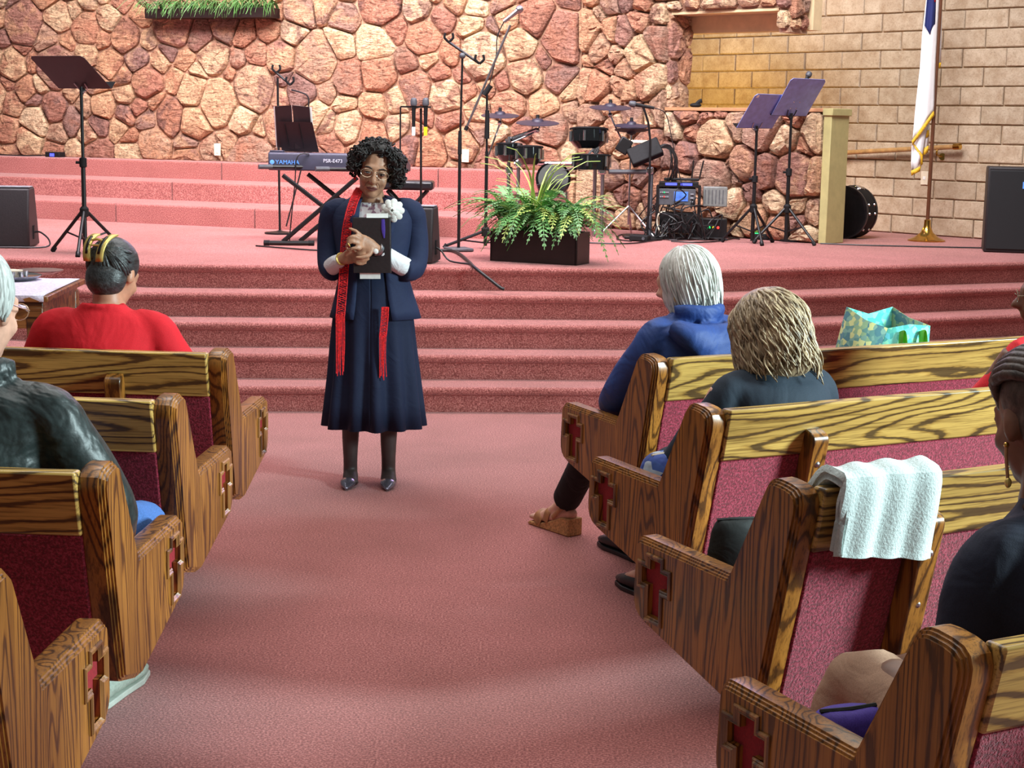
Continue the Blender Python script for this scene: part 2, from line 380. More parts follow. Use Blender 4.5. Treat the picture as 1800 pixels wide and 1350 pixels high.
    def organic(s, name, m, parent=None, vox=.012, sm=5, fac=.5):
        o = s.build(name, m, parent, smooth=180)
        x = o.modifiers.new('skin', 'REMESH'); x.mode = 'VOXEL'; x.voxel_size = vox; x.use_smooth_shade = True
        if sm:
            y = o.modifiers.new('smooth', 'SMOOTH'); y.iterations = sm; y.factor = fac
        return o
def tag(o, label, cat, group=None):
    o['label'] = label; o['category'] = cat
    if group: o['group'] = group
    return o
def thing(name, label, cat, loc=(0, 0, 0), rz=0, group=None):
    o = bpy.data.objects.new(name, None); COL.objects.link(o); o.empty_display_size = .1
    o.location = loc; o.rotation_euler = (0, 0, rz); return tag(o, label, cat, group)
def struct(name, label=None, loc=(0, 0, 0), rz=0, mesh=None):
    o = mesh
    if o is None:
        o = bpy.data.objects.new(name, None); COL.objects.link(o); o.location = loc; o.rotation_euler = (0, 0, rz)
    o['kind'] = 'structure'
    if label: o['label'] = label
    return o
def text(name, s, m, parent, size, loc, rot, ext=.0008):
    c = bpy.data.curves.new(name, 'FONT'); c.body = s; c.size = size; c.extrude = ext; c.align_x = 'LEFT'
    t = bpy.data.objects.new(name, c); COL.objects.link(t)
    me = bpy.data.meshes.new_from_object(t); bpy.data.objects.remove(t)
    o = bpy.data.objects.new(name, me); COL.objects.link(o); me.materials.clear(); me.materials.append(M[m])
    o.parent = parent; o.location = loc; o.rotation_euler = rot; return o
# ------------------------------------------------------------------ floor, stage, choir risers
RIS, STG = .146, .73
f = MB().add([(-10, -4, 0), (10, -4, 0), (10, 17, 0), (-10, 17, 0)], [(0, 1, 2, 3)]).build('floor', 'carpet', smooth=0)
struct('floor', 'red carpeted sanctuary floor and aisle', mesh=f)
EDGE = [(-7.5, 11.03), (-2.2, 9.705), (1.146, 9.97), (8.5, 13.40)]
def offset(poly, d):
    """shift a left-to-right polyline towards the viewer (-y) by d with mitred corners"""
    ns = []
    for a, b in zip(poly, poly[1:]):
        t = Vector((b[0]-a[0], b[1]-a[1])).normalized(); ns.append(Vector((t.y, -t.x)))
    out = []
    for i, p in enumerate(poly):
        n0 = ns[max(i-1, 0)]; n1 = ns[min(i, len(ns)-1)]; m = (n0+n1).normalized(); k = d/max(m.dot(n0), .3)
        out.append((p[0]+m.x*k, p[1]+m.y*k))
    return out
stage = struct('stage', 'red carpeted stage with five front steps')
for k in range(5):
    d0 = .255*(4-k)-.03; z0, z1 = k*RIS, (k+1)*RIS
    prof = [(0, z0), (0, z0+.012), (0, z1-.062), (0, z1-.05), (.012, z1-.047), (.028, z1-.036), (.034, z1-.022), (.028, z1-.007), (.014, z1)]
    back = -.30 if k < 4 else -.2
    prof += [(.0, z1), (back, z1)]
    rows = [[(x, y, z) for x, y in offset(EDGE, d0+o)] for o, z in prof]
    MB().sheet(rows).build('step', 'carpet', stage, smooth=50)
fl = [(x, y, STG-.001) for x, y in offset(EDGE, -.1)]+[(8.5, 18, STG-.001), (-7.5, 18, STG-.001)]
MB().add(fl, [tuple(range(len(fl)))]).build('stage_floor', 'carpet', stage, smooth=0)
choir = struct('choir_risers', 'three wide red carpeted choir risers', (-.34, 12.43, 0), R(-21.2))
CR = .16
ends = [.30, .12, 0.0]; seams = [[-3.27, -1.92, -.55], [-3.2, -1.2], [-3.15, -.95]]
for k in range(3):
    y0 = .75*k; z0 = STG+CR*k; z1 = z0+CR
    MB().box(((-7.5+ends[k])/2, y0+1.2+.035, (z0+z1)/2-.006), (7.5+ends[k]-.01, 2.4, CR-.012)).build('riser_core', 'carpet', choir, smooth=0)
    xs = [-7.5]+seams[k]+[ends[k]]
    for a, b in zip(xs, xs[1:]):
        c = .006; pr = [(0, z0), (0, z1-.03), (0, z1-.014), (.004, z1-.004), (.016, z1), (.04, z1), (.80 if k < 2 else .9, z1)]
        pr = pr+[(pr[-1][0], z1-.006), (.03, z1-.006), (.03, z0)]
        MB().rings([[(x, y0+u, z) for u, z in pr] for x in (a+c, b-c)]).build('carpet_panel', 'carpet', choir, smooth=0)
# ------------------------------------------------------------------ stone walls
def clip(poly, nx, ny, c):
    out = []
    for i, p in enumerate(poly):
        q = poly[(i+1) % len(poly)]; dp = nx*p[0]+ny*p[1]-c; dq = nx*q[0]+ny*q[1]-c
        if dp <= 0: out.append(p)
        if (dp < 0 < dq) or (dq < 0 < dp):
            t = dp/(dp-dq); out.append((p[0]+(q[0]-p[0])*t, p[1]+(q[1]-p[1])*t))
    return out
def cells(x0, x1, z0, z1, n, rng, jit=.5, asp=1.15):
    S = []; tries = 0; area_ = (x1-x0)*(z1-z0); r0 = math.sqrt(area_/n)*.78
    while len(S) < n and tries < 20000:
        tries += 1; p = (rng.uniform(x0, x1), rng.uniform(z0, z1)); r = r0*rng.choice([.62, .8, 1, 1, 1.35])
        if all((p[0]-q[0])**2/asp+(p[1]-q[1])**2*asp > (.5*(r+q[2]))**2*1.5 for q in S): S.append((p[0], p[1], r))
    out = []
    for i, a in enumerate(S):
        poly = [(x0, z0), (x1, z0), (x1, z1), (x0, z1)]
        for j, b in enumerate(S):
            if i == j: continue
            dx, dz = b[0]-a[0], b[1]-a[1]
            if dx*dx+dz*dz > 1.6: continue
            c = (b[0]**2+b[1]**2-a[0]**2-a[1]**2-(b[2]**2-a[2]**2)*.9)/2
            poly = clip(poly, dx, dz, c)
            if len(poly) < 3: break
        if len(poly) >= 3: out.append(poly)
    return out
def stone(parent, poly, rng, depth=.06, origin=(0, 0, 0), rz=0, gap=.006, roughk=1.0):
    n = len(poly); cx = sum(p[0] for p in poly)/n; cz = sum(p[1] for p in poly)/n
    ar = abs(sum(poly[i][0]*poly[(i+1) % n][1]-poly[(i+1) % n][0]*poly[i][1] for i in range(n)))/2
    if ar < .0016: return
    ch = []
    for i in range(n):
        p, q = poly[i], poly[(i+1) % n]; L = math.hypot(q[0]-p[0], q[1]-p[1])
        if L < .02: ch.append(((p[0]+q[0])/2, (p[1]+q[1])/2)); continue
        t = min(.2, .026/L)
        ch += [(p[0]*(1-t)+q[0]*t, p[1]*(1-t)+q[1]*t), (p[0]*t+q[0]*(1-t), p[1]*t+q[1]*(1-t))]
    sz = math.sqrt(ar); g = gap+rng.random()*.006
    def ring(k, d, j):
        out = []
        for (x, z) in ch:
            l = math.hypot(x-cx, z-cz)+1e-6; s = max(.1, (l-k)/l)
            out.append((((x-cx)*s)+rng.uniform(-j, j), -d+rng.uniform(-j, j)*1.2, (z-cz)*s+rng.uniform(-j, j)))
        return out
    d = depth*rng.uniform(.6, 1.25)*min(1.2, .5+sz*2)
    tilt = (rng.uniform(-.10, .10), rng.uniform(-.10, .10))
    m = MB(); r0 = ring(g, -.02, 0); r1 = ring(g+.002, d*.6, .003); r2 = ring(g+.014+.02*rng.random(), d, .005*roughk); r3 = ring(g+sz*.26, d*1.1, .011*roughk)
    fix = lambda r: [(x, y+x*tilt[0]+z*tilt[1], z) for x, y, z in r]
    r1, r2, r3 = fix(r1), fix(r2), fix(r3)
    k = len(ch); m.rings([r0, r1, r2, r3], cap=False); m.v.append((0, -d*1.12+rng.uniform(-.008, .008), 0))
    for j in range(k): m.f.append((3*k+j, 3*k+(j+1) % k, 4*k))
    c, s = math.cos(rz), math.sin(rz)
    m.build('stone', 'stone', parent, smooth=28, loc=(origin[0]+c*cx, origin[1]+s*cx, origin[2]+cz), rot=(0, 0, rz))
rng = random.Random(11)
wa = struct('wall_back', 'tall rubble stone wall in orange cream and mauve behind the stage', (.55, 14.24, 0), R(-21))
MB().box((-3.5, .15, 2.6), (7.02, .3, 4.2)).build('mortar_bed', 'mortar', wa, smooth=0)
for p in cells(-6.75, 0, 1.19, 2.98, 205, rng): stone(wa, p, rng)
for p in cells(-.72, 0, .73, 1.19, 9, rng): stone(wa, p, rng)
wb = struct('wall_side', 'angled rubble stone wall and low parapet beside the drums', (.55, 14.24, 0), R(-42.5))
XC, XE, CAP = .95, 2.50, 1.745
MB().box((XC/2, .15, 2.5), (XC, .26, 4.2)).build('mortar_bed', 'mortar', wb, smooth=0)
MB().box(((XC+XE)/2, .12, (STG+CAP)/2), (XE-XC, .2, CAP-STG)).build('mortar_bed', 'mortar', wb, smooth=0)
for p in cells(0.02, XC, .73, 2.98, 50, rng, asp=.8): stone(wb, p, rng, .075, roughk=1.6)
for p in cells(XC, XE-.01, .73, CAP, 40, rng, asp=.9): stone(wb, p, rng, .085, roughk=1.6)
for p in cells(0.0, .29, CAP, 2.98, 12, rng, asp=.8): stone(wb, p, rng, .05, (XC, .0, 0), R(90), roughk=1.5)
MB().box(((XC+XE)/2+.03, .1, CAP+.014), (XE-XC+.04, .27, .028)).build('parapet_cap', 'captrim', wb, bevel=.004)
post = MB().box((XE+.035, .1, (STG+CAP)/2), (.07, .26, CAP-STG)); post.build('end_post', 'olive', wb, bevel=.004)
MB().box((XE+.04, .1, CAP+.0), (.09, .285, .055)).build('post_cap', 'olive', wb, bevel=.004)
# stone lintel with plaster soffit over the opening
MB().box(((XC+2.13)/2, .13, 2.85), (2.13-XC, .24, .6)).build('lintel_core', 'mortar', wb, smooth=0)
for p in cells(XC-.03, 2.02, 2.56, 3.05, 20, rng): stone(wb, p, rng, .06)
for p in cells(2.02, 2.14, 2.38, 3.05, 6, rng): stone(wb, p, rng, .06)
for p in cells(0, .26, 2.38, 3.05, 9, rng): stone(wb, p, rng, .05, (2.13, 0, 0), R(90))
MB().box((2.08, .13, 2.46), (.1, .24, .2)).build('lintel_end', 'mortar', wb, smooth=0)
MB().box(((XC+2.02)/2, .14, 2.545), (2.02-XC, .26, .03)).build('soffit', 'plaster', wb, smooth=0)
MB().box(((XC+2.02)/2, .34, 2.57), (2.02-XC+.3, .12, .36)).build('soffit_beam', 'plaster', wb, smooth=0)
l = bpy.data.lights.new('passage_lamp', 'POINT'); l.energy = 46; l.color = (1, .66, .16); l.shadow_soft_size = .12
lo = bpy.data.objects.new('passage_lamp', l); COL.objects.link(lo); lo.location = (1.28, 14.75, 1.9)
# ------------------------------------------------------------------ slump block wall at right
wr = struct('wall_right', 'tan slump block wall on the right', (3.72, 13.62, 0), R(-47))
MB().box((.55, .16, 2.6), (9.1, .3, 4.6)).build('mortar_bed', 'bmortar', wr, smooth=0)
CH, BL = .157, .405
vs = []
for q in range(3):
    m = MB(); rg = random.Random(q); rows = []
    w, h = BL-.012, CH-.011
    def rr(inx, y, j): return [(sx*(w/2-inx)+rg.uniform(-j, j), y+rg.uniform(-j, j), sz*(h/2-inx)+rg.uniform(-j, j)) for sx, sz in ((-1, -1), (-.35, -1), (.35, -1), (1, -1), (1, 1), (.35, 1), (-.35, 1), (-1, 1))]
    m.rings([rr(0, .02, 0), rr(0, -.006, .001), rr(.006, -.013, .002)], cap=True)
    o = m.build('block', 'block', wr, smooth=30); vs.append(o.data); bpy.data.objects.remove(o)
for r_ in range(14):
    z = STG+CH*(r_+.5)
    for c_ in range(-9, 7):
        x = BL*(c_+(.5 if r_ % 2 else 0))
        if x > 2.2 or x < -3.5: continue
        o = bpy.data.objects.new('block', vs[(r_*5+c_*3) % 3]); COL.objects.link(o); o.parent = wr
        o.location = (x+rng.uniform(-.004, .004), rng.uniform(-.003, .003), z); o.rotation_euler = (0, rng.uniform(-.006, .006), 0)
# wall plates, rail, outlets
def plate(name, label, p, rz, m='ivory', w_=.07, h_=.115, sockets=2, group=None):
    t = thing(name, label, 'wall plate', p, rz, group)
    MB().box((0, 0, 0), (w_, .008, h_)).build('plate', m, t, bevel=.003)
    for k in range(sockets): MB().box((0, -.005, (k-.5*(sockets-1))*.04), (.026, .006, .028)).build('socket' if sockets > 1 else 'toggle', 'ivory' if sockets > 1 else 'white', t, bevel=.002)
    return t
def on_wall(w_, px, py, out=.09):
    n = Vector((math.sin(w_.rotation_euler[2]), -math.cos(w_.rotation_euler[2]), 0)); q = Vector(w_.location)+n*out
    r = ray(px, py); c = Vector((0, 0, CAM_H)); t = n.dot(q-c)/n.dot(r); return c+r*t
plate('wall_outlet', 'ivory wall outlet in the stone behind the left music stand', on_wall(wa, 382, 263), R(-21))
plate('wall_outlet', 'ivory wall outlet in the stone behind the tall microphone stands', on_wall(wa, 818, 274), R(-21))
plate('light_switch', 'ivory switch plate on the block wall beside the flag pole', on_wall(wr, 1625, 313, .02), R(-47), sockets=1)
rail = thing('handrail', 'round wooden handrail on the block wall behind the flag', 'handrail', tuple(on_wall(wr, 1677, 258, .10)))
a_ = Vector(rail.location); b_ = on_wall(wr, 1380, 274, .10)
MB().cyl((0, 0, 0), b_-a_, .021, n=14).build('rail', 'railwood', rail)
MB().cyl((.0, 0, 0), (a_-b_).normalized()*.06, .027, n=14).build('end_cap', 'brass', rail)
d_ = (b_-a_).normalized(); nn = Vector((math.sin(R(-47)), -math.cos(R(-47)), 0))
for k in (.16, 1.5): MB().tube([d_*k+V3(0, 0, -.02), d_*k+V3(0, 0, -.06), d_*k-nn*.085+V3(0, 0, -.075)], .009, 8, 2).lathe([(.03, 0), (.03, .008)], d_*k-nn*.082+V3(0, 0, -.075), 12, Matrix.Rotation(R(90), 3, 'X')).build('bracket', 'brass', rail)
# ------------------------------------------------------------------ pews
PROF = [(0, .653, .022), (.012, .456, .05), (-.36, .362, .012), (-.49, .398, .012), (-.603, .882, .05), (-.487, .893, .028), (-.359, .648, .006)]
def rounded(prof, inset=0, seg=5):
    pts = [(p[0], p[1]) for p in prof]; n = len(pts)
    if inset:
        out = []
        for i in range(n):
            a, b, c = Vector(pts[i-1]), Vector(pts[i]), Vector(pts[(i+1) % n])
            t0, t1 = (b-a).normalized(), (c-b).normalized()
            n0, n1 = Vector((t0.y, -t0.x)), Vector((t1.y, -t1.x)); m = (n0+n1).normalized()
            out.append(tuple(b+m*inset/max(.35, m.dot(n0))*SGN))
        pts = out
    res = []
    for i in range(n):
        a, b, c = Vector(pts[i-1]), Vector(pts[i]), Vector(pts[(i+1) % n]); r = max(.003, prof[i][2]-inset*.6)
        t0, t1 = (a-b).normalized(), (c-b).normalized()
        k = min(r*1.2, (a-b).length*.45, (c-b).length*.45)
        p, q = b+t0*k, b+t1*k
        for j in range(seg):
            t = j/(seg-1); res.append(tuple(p*(1-t)**2+b*2*t*(1-t)+q*t*t))
    return res
SGN = 1
_a = sum(PROF[i-1][0]*PROF[i][1]-PROF[i][0]*PROF[i-1][1] for i in range(len(PROF)))
SGN = -1 if _a > 0 else 1
PT = .06
def panel_mesh(s, w0=0, thick=PT, prof=PROF):
    m = MB(); rs = []
    lay = [(.014, 0), (.014, .004), (.0095, .0045), (.009, .0095), (.0045, .010), (.004, .0145), (0, .015), (0, thick-.008), (.002, thick-.003), (.005, thick)]
    for ins, w_ in lay: rs.append([(s*(w0+w_), u, z) for u, z in rounded(prof, ins)])
    return m, rs
CROSS = [(-.042, .624), (-.106, .624), (-.106, .600), (-.136, .600), (-.136, .540), (-.104, .540), (-.104, .466), (-.036, .466), (-.036, .540), (-.008, .540), (-.008, .600), (-.042, .600)]
CROSS = [(u-.018, z-.004) for u, z in CROSS]
def inset_cross(d):
    cu = sum(p[0] for p in CROSS)/12; out = []; n = 12
    for i in range(n):
        a, b, c = Vector(CROSS[i-1]), Vector(CROSS[i]), Vector(CROSS[(i+1) % n]); t0, t1 = (b-a).normalized(), (c-b).normalized()
        n0, n1 = Vector((-t0.y, t0.x)), Vector((-t1.y, t1.x)); k = (n0+n1); out.append(tuple(b+k*d))
    return out
def end_panel(s, t):
    m, rs = panel_mesh(s); n = len(rs[0]); m.rings(rs, cap=False); m.f.append(tuple((len(rs)-1)*n+j for j in range(n)))
    hole = [[(s*w_, u, z) for u, z in inset_cross(.011)] for w_ in (0, .016)]; b0 = len(m.v); m.rings(hole, cap=False)
    m.f.append(tuple(b0+12+j for j in range(12)))
    o = m.build('end_panel', 'oak_panel', t, smooth=25); me = o.data; bm = bmesh.new(); bm.from_mesh(me); bm.verts.ensure_lookup_table()
    es = []
    for k in range(n): es.append(bm.edges.get((bm.verts[k], bm.verts[(k+1) % n])))
    for k in range(12): es.append(bm.edges.get((bm.verts[b0+k], bm.verts[b0+(k+1) % 12])))
    bmesh.ops.triangle_fill(bm, edges=[e for e in es if e], use_beauty=True, use_dissolve=False)
    bmesh.ops.recalc_face_normals(bm, faces=bm.faces)
    for f_ in bm.faces: f_.smooth = True
    bm.to_mesh(me); bm.free(); me.set_sharp_from_angle(angle=R(25)); return o
BSL = (.603-.49)/(.882-.398)          # recline of the back
def ub(z): return -.603+BSL*(.882-z)
def make_pew(s, length, braces, label, x, y, phi):
    t = thing('pew', label, 'pew', (x, y, 0), R(phi))
    end = end_panel(s, t)
    # raised moulding round the cross, recessed red inlay
    rows = []
    for d, w_ in ((-.004, .001), (-.004, -.003), (-.001, -.006), (.003, -.006), (.006, -.002), (.008, -.003), (.011, .001), (.011, .003)):
        rows.append([(s*w_, u, z) for u, z in inset_cross(d)])
    m = MB(); m.rings(rows, cap=False); m.build('cross_moulding', 'oak_edge', end, smooth=30)
    MB().rings([[(s*w_, u, z) for u, z in inset_cross(.0112)] for w_ in (.0135, .0155)]).build('cross_inlay', 'crossred', end, smooth=0)
    L0, L1 = PT-.004, length
    def slab(z0, z1, t0, t1):
        return [(0, ub(z0)+t0, z0), (0, ub(z1)+t0, z1), (0, ub(z1)+t1, z1), (0, ub(z0)+t1, z0)]
    MB().prism(slab(.742, .884, -.008, .034), (s*L0, 0, 0), (s*L1, 0, 0)).build('back_board', 'oak_board', t, bevel=.006)
    MB().prism(slab(.34, .744, -.002, .03), (s*L0, 0, 0), (s*L1, 0, 0)).build('back_upholstery', 'uphol', t, bevel=.006)
    MB().prism(slab(.47, .742, .03, .055), (s*L0, 0, 0), (s*L1, 0, 0)).build('back_cushion', 'cushion', t, bevel=.01)
    MB().box((s*(L0+L1)/2, -.305, .432), (L1-L0, .37, .022)).build('seat_board', 'oak_board', t, bevel=.004)
    MB().box((s*(L0+L1)/2, -.29, .457), (L1-L0-.01, .40, .034)).build('seat_cushion', 'cushion', t, bevel=.014)
    MB().box((s*(L0+L1)/2, -.34, .40), (L1-L0, .03, .05)).build('seat_rail', 'oak_board', t, bevel=.004)
    for w_ in braces:
        zb = 0 if w_ > 1 else .37
        pr = [(-.22, .0, .01), (-.22, .40, .01), (ub(.40)-.002, .40, .01), (ub(.815)-.002, .815, .01), (ub(.815)-.05, .80, .03), (ub(.4)-.062, .40, .02), (-.60, 0, .01)]
        if zb: pr = [(ub(.37)-.002, .37, .005)]+pr[2:5]+[(ub(.4)-.062, .40, .02), (ub(.37)-.05, .37, .01)]
        b = MB().rings([[(s*(w_+q), u, z) for u, z in rounded(pr, 0)] for q in (-.026, .026)]).build('brace', 'oak_panel', t, smooth=30, bevel=.005)
        for z in (.72, .60):
            MB().ell((s*w_, ub(z)-.053, z), (.009, .007, .009)).build('bolt', 'silver', b)
    return t
make_pew(1, 3.9, [.34, 1.9, 3.3], 'front oak pew on the right of the aisle, with the blue coated woman', .171, 5.488, 27.76)
make_pew(1, 3.6, [.34, 1.9], 'second oak pew on the right of the aisle, behind the white haired woman', .227, 4.57, 28.26)
make_pew(1, 2.9, [.34, 1.9], 'oak pew on the right of the aisle with a white towel over its back', .295, 3.668, 29.03)
make_pew(1, 2.2, [.34, 1.7], 'nearest oak pew on the right, in the lower right corner', .369, 2.684, 27.78)
make_pew(-1, 3.2, [.35, 1.9], 'front oak pew on the left of the aisle, with the red jacketed person', -.853, 5.511, -3.91)
make_pew(-1, 2.6, [.35, 1.8], 'second oak pew on the left of the aisle, in front of the leather jacket', -.825, 4.646, -4.23)
make_pew(-1, 2.2, [.35, 1.8], 'oak pew on the left of the aisle holding the man in dark leather', -.794, 3.792, -3.67)
make_pew(-1, 1.8, [.35], 'nearest oak pew on the left, in the lower left corner', -.769, 2.969, -3.43)
# ------------------------------------------------------------------ stage furniture
def base_at(px, py, z=STG): p = ATZ(px, py, z); return (p.x, p.y, z)
def tripod(t, r, h, rot0, m='black', drop=.05, rad=.011, name='leg'):
    for k in range(3):
        a = R(rot0+120*k); c, s = math.cos(a), math.sin(a)
        g = MB().tube([(c*.02, s*.02, h), (c*r, s*r, .016)], rad, 8); lg = g.build(name, m, t)
        MB().cyl((c*(r-.02), s*(r-.02), .03), (c*r, s*r, .004), rad*1.45, n=8).build('rubber_foot', 'blackpl', lg)
        MB().tube([(c*.012, s*.012, h*.35), (c*r*.55, s*r*.55, h*.5)], rad*.55, 6).build('strut', m, t)
    MB().lathe([(.012, h-.035), (.027, h-.03), (.03, h+.02), (.018, h+.035)], n=12).build('leg_collar', 'blackpl', t)
def music_stand(label, px, py, hgt, psi, tau, wd, ht, mdesk, legr=.27, rot0=20, bolts=False, sticker=False):
    b = base_at(px, py); t = thing('music_stand', label, 'music stand', b, 0, 'music stands')
    tripod(t, legr, .27, rot0)
    MB().cyl((0, 0, .02), (0, 0, hgt*.55), .015, n=10).build('lower_tube', 'black', t)
    MB().cyl((0, 0, hgt*.5), (0, 0, hgt), .0105, n=10).build('upper_tube', 'black', t)
    MB().lathe([(.015, hgt*.52), (.024, hgt*.525), (.024, hgt*.575), (.014, hgt*.58)], n=12).cyl((0, 0, hgt*.55), (-.045, -.01, hgt*.55), .009, n=8).build('clamp', 'blackpl', t)
    a = Vector((math.cos(psi), math.sin(psi), 0)); h = Vector((math.sin(psi), -math.cos(psi), 0)); bb = h*math.sin(tau)+Vector((0, 0, math.cos(tau))); n = a.cross(bb)
    o = Vector((0, 0, hgt))-n*.012-bb*.03
    def P(u, v, d=0): return o+a*u+bb*v+n*d
    c = .02; out = [(-wd/2, 0), (wd/2, 0), (wd/2, ht-c), (wd/2-c, ht), (-wd/2+c, ht), (-wd/2, ht-c)]
    dk = MB().rings([[P(u, v, q) for u, v in out] for q in (-.0015, .0015)]).build('desk', mdesk, t)
    MB().rings([[P(u, v, 0) for u, v in ((-wd/2, 0), (wd/2, 0))]+[P(wd/2, 0, -.055), P(-wd/2, 0, -.055)], [P(-wd/2, -.004), P(wd/2, -.004), P(wd/2, -.004, -.055), P(-wd/2, -.004, -.055)]]).build('ledge', 'black', dk)
    MB().tube([(0, 0, hgt-.04), P(0, .0, .012)], .016, 10).tube([P(-.045, .055, .006), P(-.03, .0, .014), P(.03, 0, .014), P(.045, .055, .006)], .004, 6, 4).build('tilt_bracket', 'silver' if not bolts else 'black', t)
    if bolts:
        for u in (-.03, .03):
            for v in (.07, .13): MB().ell(P(u, v, .003), (.006, .006, .006), n=8, m=5).build('bolt', 'chrome', dk)
    if sticker: MB().rings([[P(u, v, q) for u, v in ((-wd/2+.02, ht-.035), (-wd/2+.045, ht-.035), (-wd/2+.045, ht-.01), (-wd/2+.02, ht-.01))] for q in (.002, .003)]).build('sticker', 'white', dk)
    return t
music_stand('dark music stand on the stage at far left, left of the keyboard', 150, 446, 1.065, R(-30), R(52), .46, .31, 'musicback', .27, 35)
music_stand('violet-lit music stand with a white sticker, front one of the right pair', 1322, 428, .90, R(35), R(38), .37, .32, 'musicvioletlit', .24, 40, False, True)
music_stand('taller violet-lit music stand with four bolts, rear one of the right pair', 1381, 428, 1.0, R(35), R(36), .37, .34, 'musicvioletlit', .27, 75, True)

def mic(t, p, d, m='black', ln=.17, band=None, name='microphone'):
    d = Vector(d).normalized(); p = Vector(p)
    g = MB().limb([p, p+d*ln*.72, p+d*ln*.74], [.012, .016, .021], n=10).build(name, m, t)
    MB().limb([p+d*ln*.74, p+d*ln*.80, p+d*ln*.95, p+d*ln], [.021, .025, .022, .012], n=12, sub=3).build('grille_head', 'silver' if m != 'black' else 'dgrey', g)
    if band: MB().cyl(p-d*.05, p+d*.012, .0125, .0135, n=10).build('colour_band', band, g)
    return g
def clips(t, p, q, n=2):
    p, q = Vector(p), Vector(q); bar = MB().cyl(p, q, .009, n=8).build('clip_bar', 'black', t)
    for e, s in ((p, -1), (q, 1)):
        for k in (-1, 1):
            MB().tube([e, e+V3(.03*k, -.01, .028), e+V3(.024*k, -.01, .06)], .009, 7, 2).build('mic_clip', 'blackpl', bar)
# stand with a crossbar of clips, tall, right of the woman
b = base_at(806, 441); t = thing('microphone_stand', 'black microphone stand with a slanted clip crossbar on a flat square base', 'microphone stand', b, 0, 'microphone stands on the stage'); D = b[1]
def rel(t, p): return Vector(p)-Vector(t.location)
MB().box((0, 0, .012), (.16, .2, .022), Matrix.Rotation(R(20), 3, 'Z')).build('base_plate', 'dgrey', t, bevel=.006)
top = rel(t, AT(813, 98, D)); MB().cyl((0, 0, .02), (0, 0, top.z*.55), .011, n=10).build('lower_tube', 'black', t)
MB().cyl((0, 0, top.z*.5), top, .0075, n=10).build('upper_tube', 'black', t); MB().cyl((0, 0, top.z*.5), (0, 0, top.z*.62), .015, .012, n=10).build('grip', 'blackpl', t)
MB().ell(top, (.022, .022, .022), n=10, m=7).build('joint', 'dgrey', t); clips(t, rel(t, AT(789, 74, D)), rel(t, AT(843, 112, D)))
# boom stand with the microphone
b = base_at(853, 437); t = thing('microphone_stand', 'tripod boom microphone stand holding a wired microphone, behind the planter', 'microphone stand', b, 0, 'microphone stands on the stage'); D = b[1]
tripod(t, .30, .12, 195); jt = rel(t, AT(856, 160, D))
MB().cyl((0, 0, .02), (0, 0, jt.z*.62), .012, n=10).build('lower_tube', 'black', t); MB().cyl((0, 0, jt.z*.6), jt, .008, n=10).build('upper_tube', 'black', t)
MB().cyl((0, 0, jt.z*.70), (0, 0, jt.z*.88), .018, .015, n=10).build('grip', 'blackpl', t)
MB().cyl(jt-V3(.02, 0, .03), jt+V3(.025, 0, .04), .02, n=10).build('boom_clutch', 'blackpl', t)
bo, be = rel(t, AT(818, 229, D)), rel(t, AT(897, 44, D)); MB().cyl(bo, be, .0085, n=10).build('boom_arm', 'silver', t)
MB().cyl(bo, bo+(be-bo)*.04, .014, n=10).build('counterweight', 'blackpl', t)
mic(t, rel(t, AT(886, 38, D)), rel(t, AT(915, 15, D))-rel(t, AT(886, 38, D)), 'silver', .16)
MB().tube([rel(t, AT(886, 38, D)), rel(t, AT(874, 65, D)), rel(t, AT(872, 100, D)), rel(t, AT(860, 150, D))], .004, 6, 5).build('cable', 'cable', t)
# hand microphones on a two-place holder
b = base_at(740, 428); t = thing('microphone_stand', 'black stand whose top bracket holds two hand microphones with white and yellow ends', 'microphone stand', b, 0, 'microphone stands on the stage'); D = b[1]
MB().lathe([(.13, 0), (.13, .012), (.03, .025), (.012, .03)], n=20).build('round_base', 'black', t)
top = rel(t, AT(740, 190, D)); MB().cyl((0, 0, .02), top, .0085, n=10).build('tube', 'black', t)
a, c = rel(t, AT(704, 188, D)), rel(t, AT(758, 188, D)); br = MB().box((a+c)/2, (.22, .05, .012)).build('bracket', 'black', t)
MB().tube([a, a+V3(-.0, 0, -.15), a+V3(0, 0, -.42)], .006, 6).build('hanging_rod', 'black', t)
for px, bd in ((727, 'white'), (748, 'yellow')): mic(t, rel(t, AT(px, 226, D-.03)), (0, 0, 1), 'black', .22, bd)
# thin clip stand behind the keyboard
b = base_at(492, 411); t = thing('microphone_stand', 'thin black stand with two clips behind the keyboard', 'microphone stand', b, 0, 'microphone stands on the stage'); D = b[1]
MB().lathe([(.12, 0), (.12, .012), (.03, .022), (.01, .03)], n=20).build('round_base', 'black', t)
top = rel(t, AT(488, 137, D)); MB().cyl((0, 0, .02), top, .009, n=10).build('tube', 'black', t); clips(t, rel(t, AT(486, 128, D)), rel(t, AT(510, 149, D)))
MB().tube([rel(t, AT(512, 158, D)), rel(t, AT(530, 163, D)), rel(t, AT(541, 170, D)), rel(t, AT(542, 192, D)), (top.x+.2, 0, top.z*.5), (.05, 0, .06)], .006, 6, 4).build('gooseneck_cable', 'cable', t)
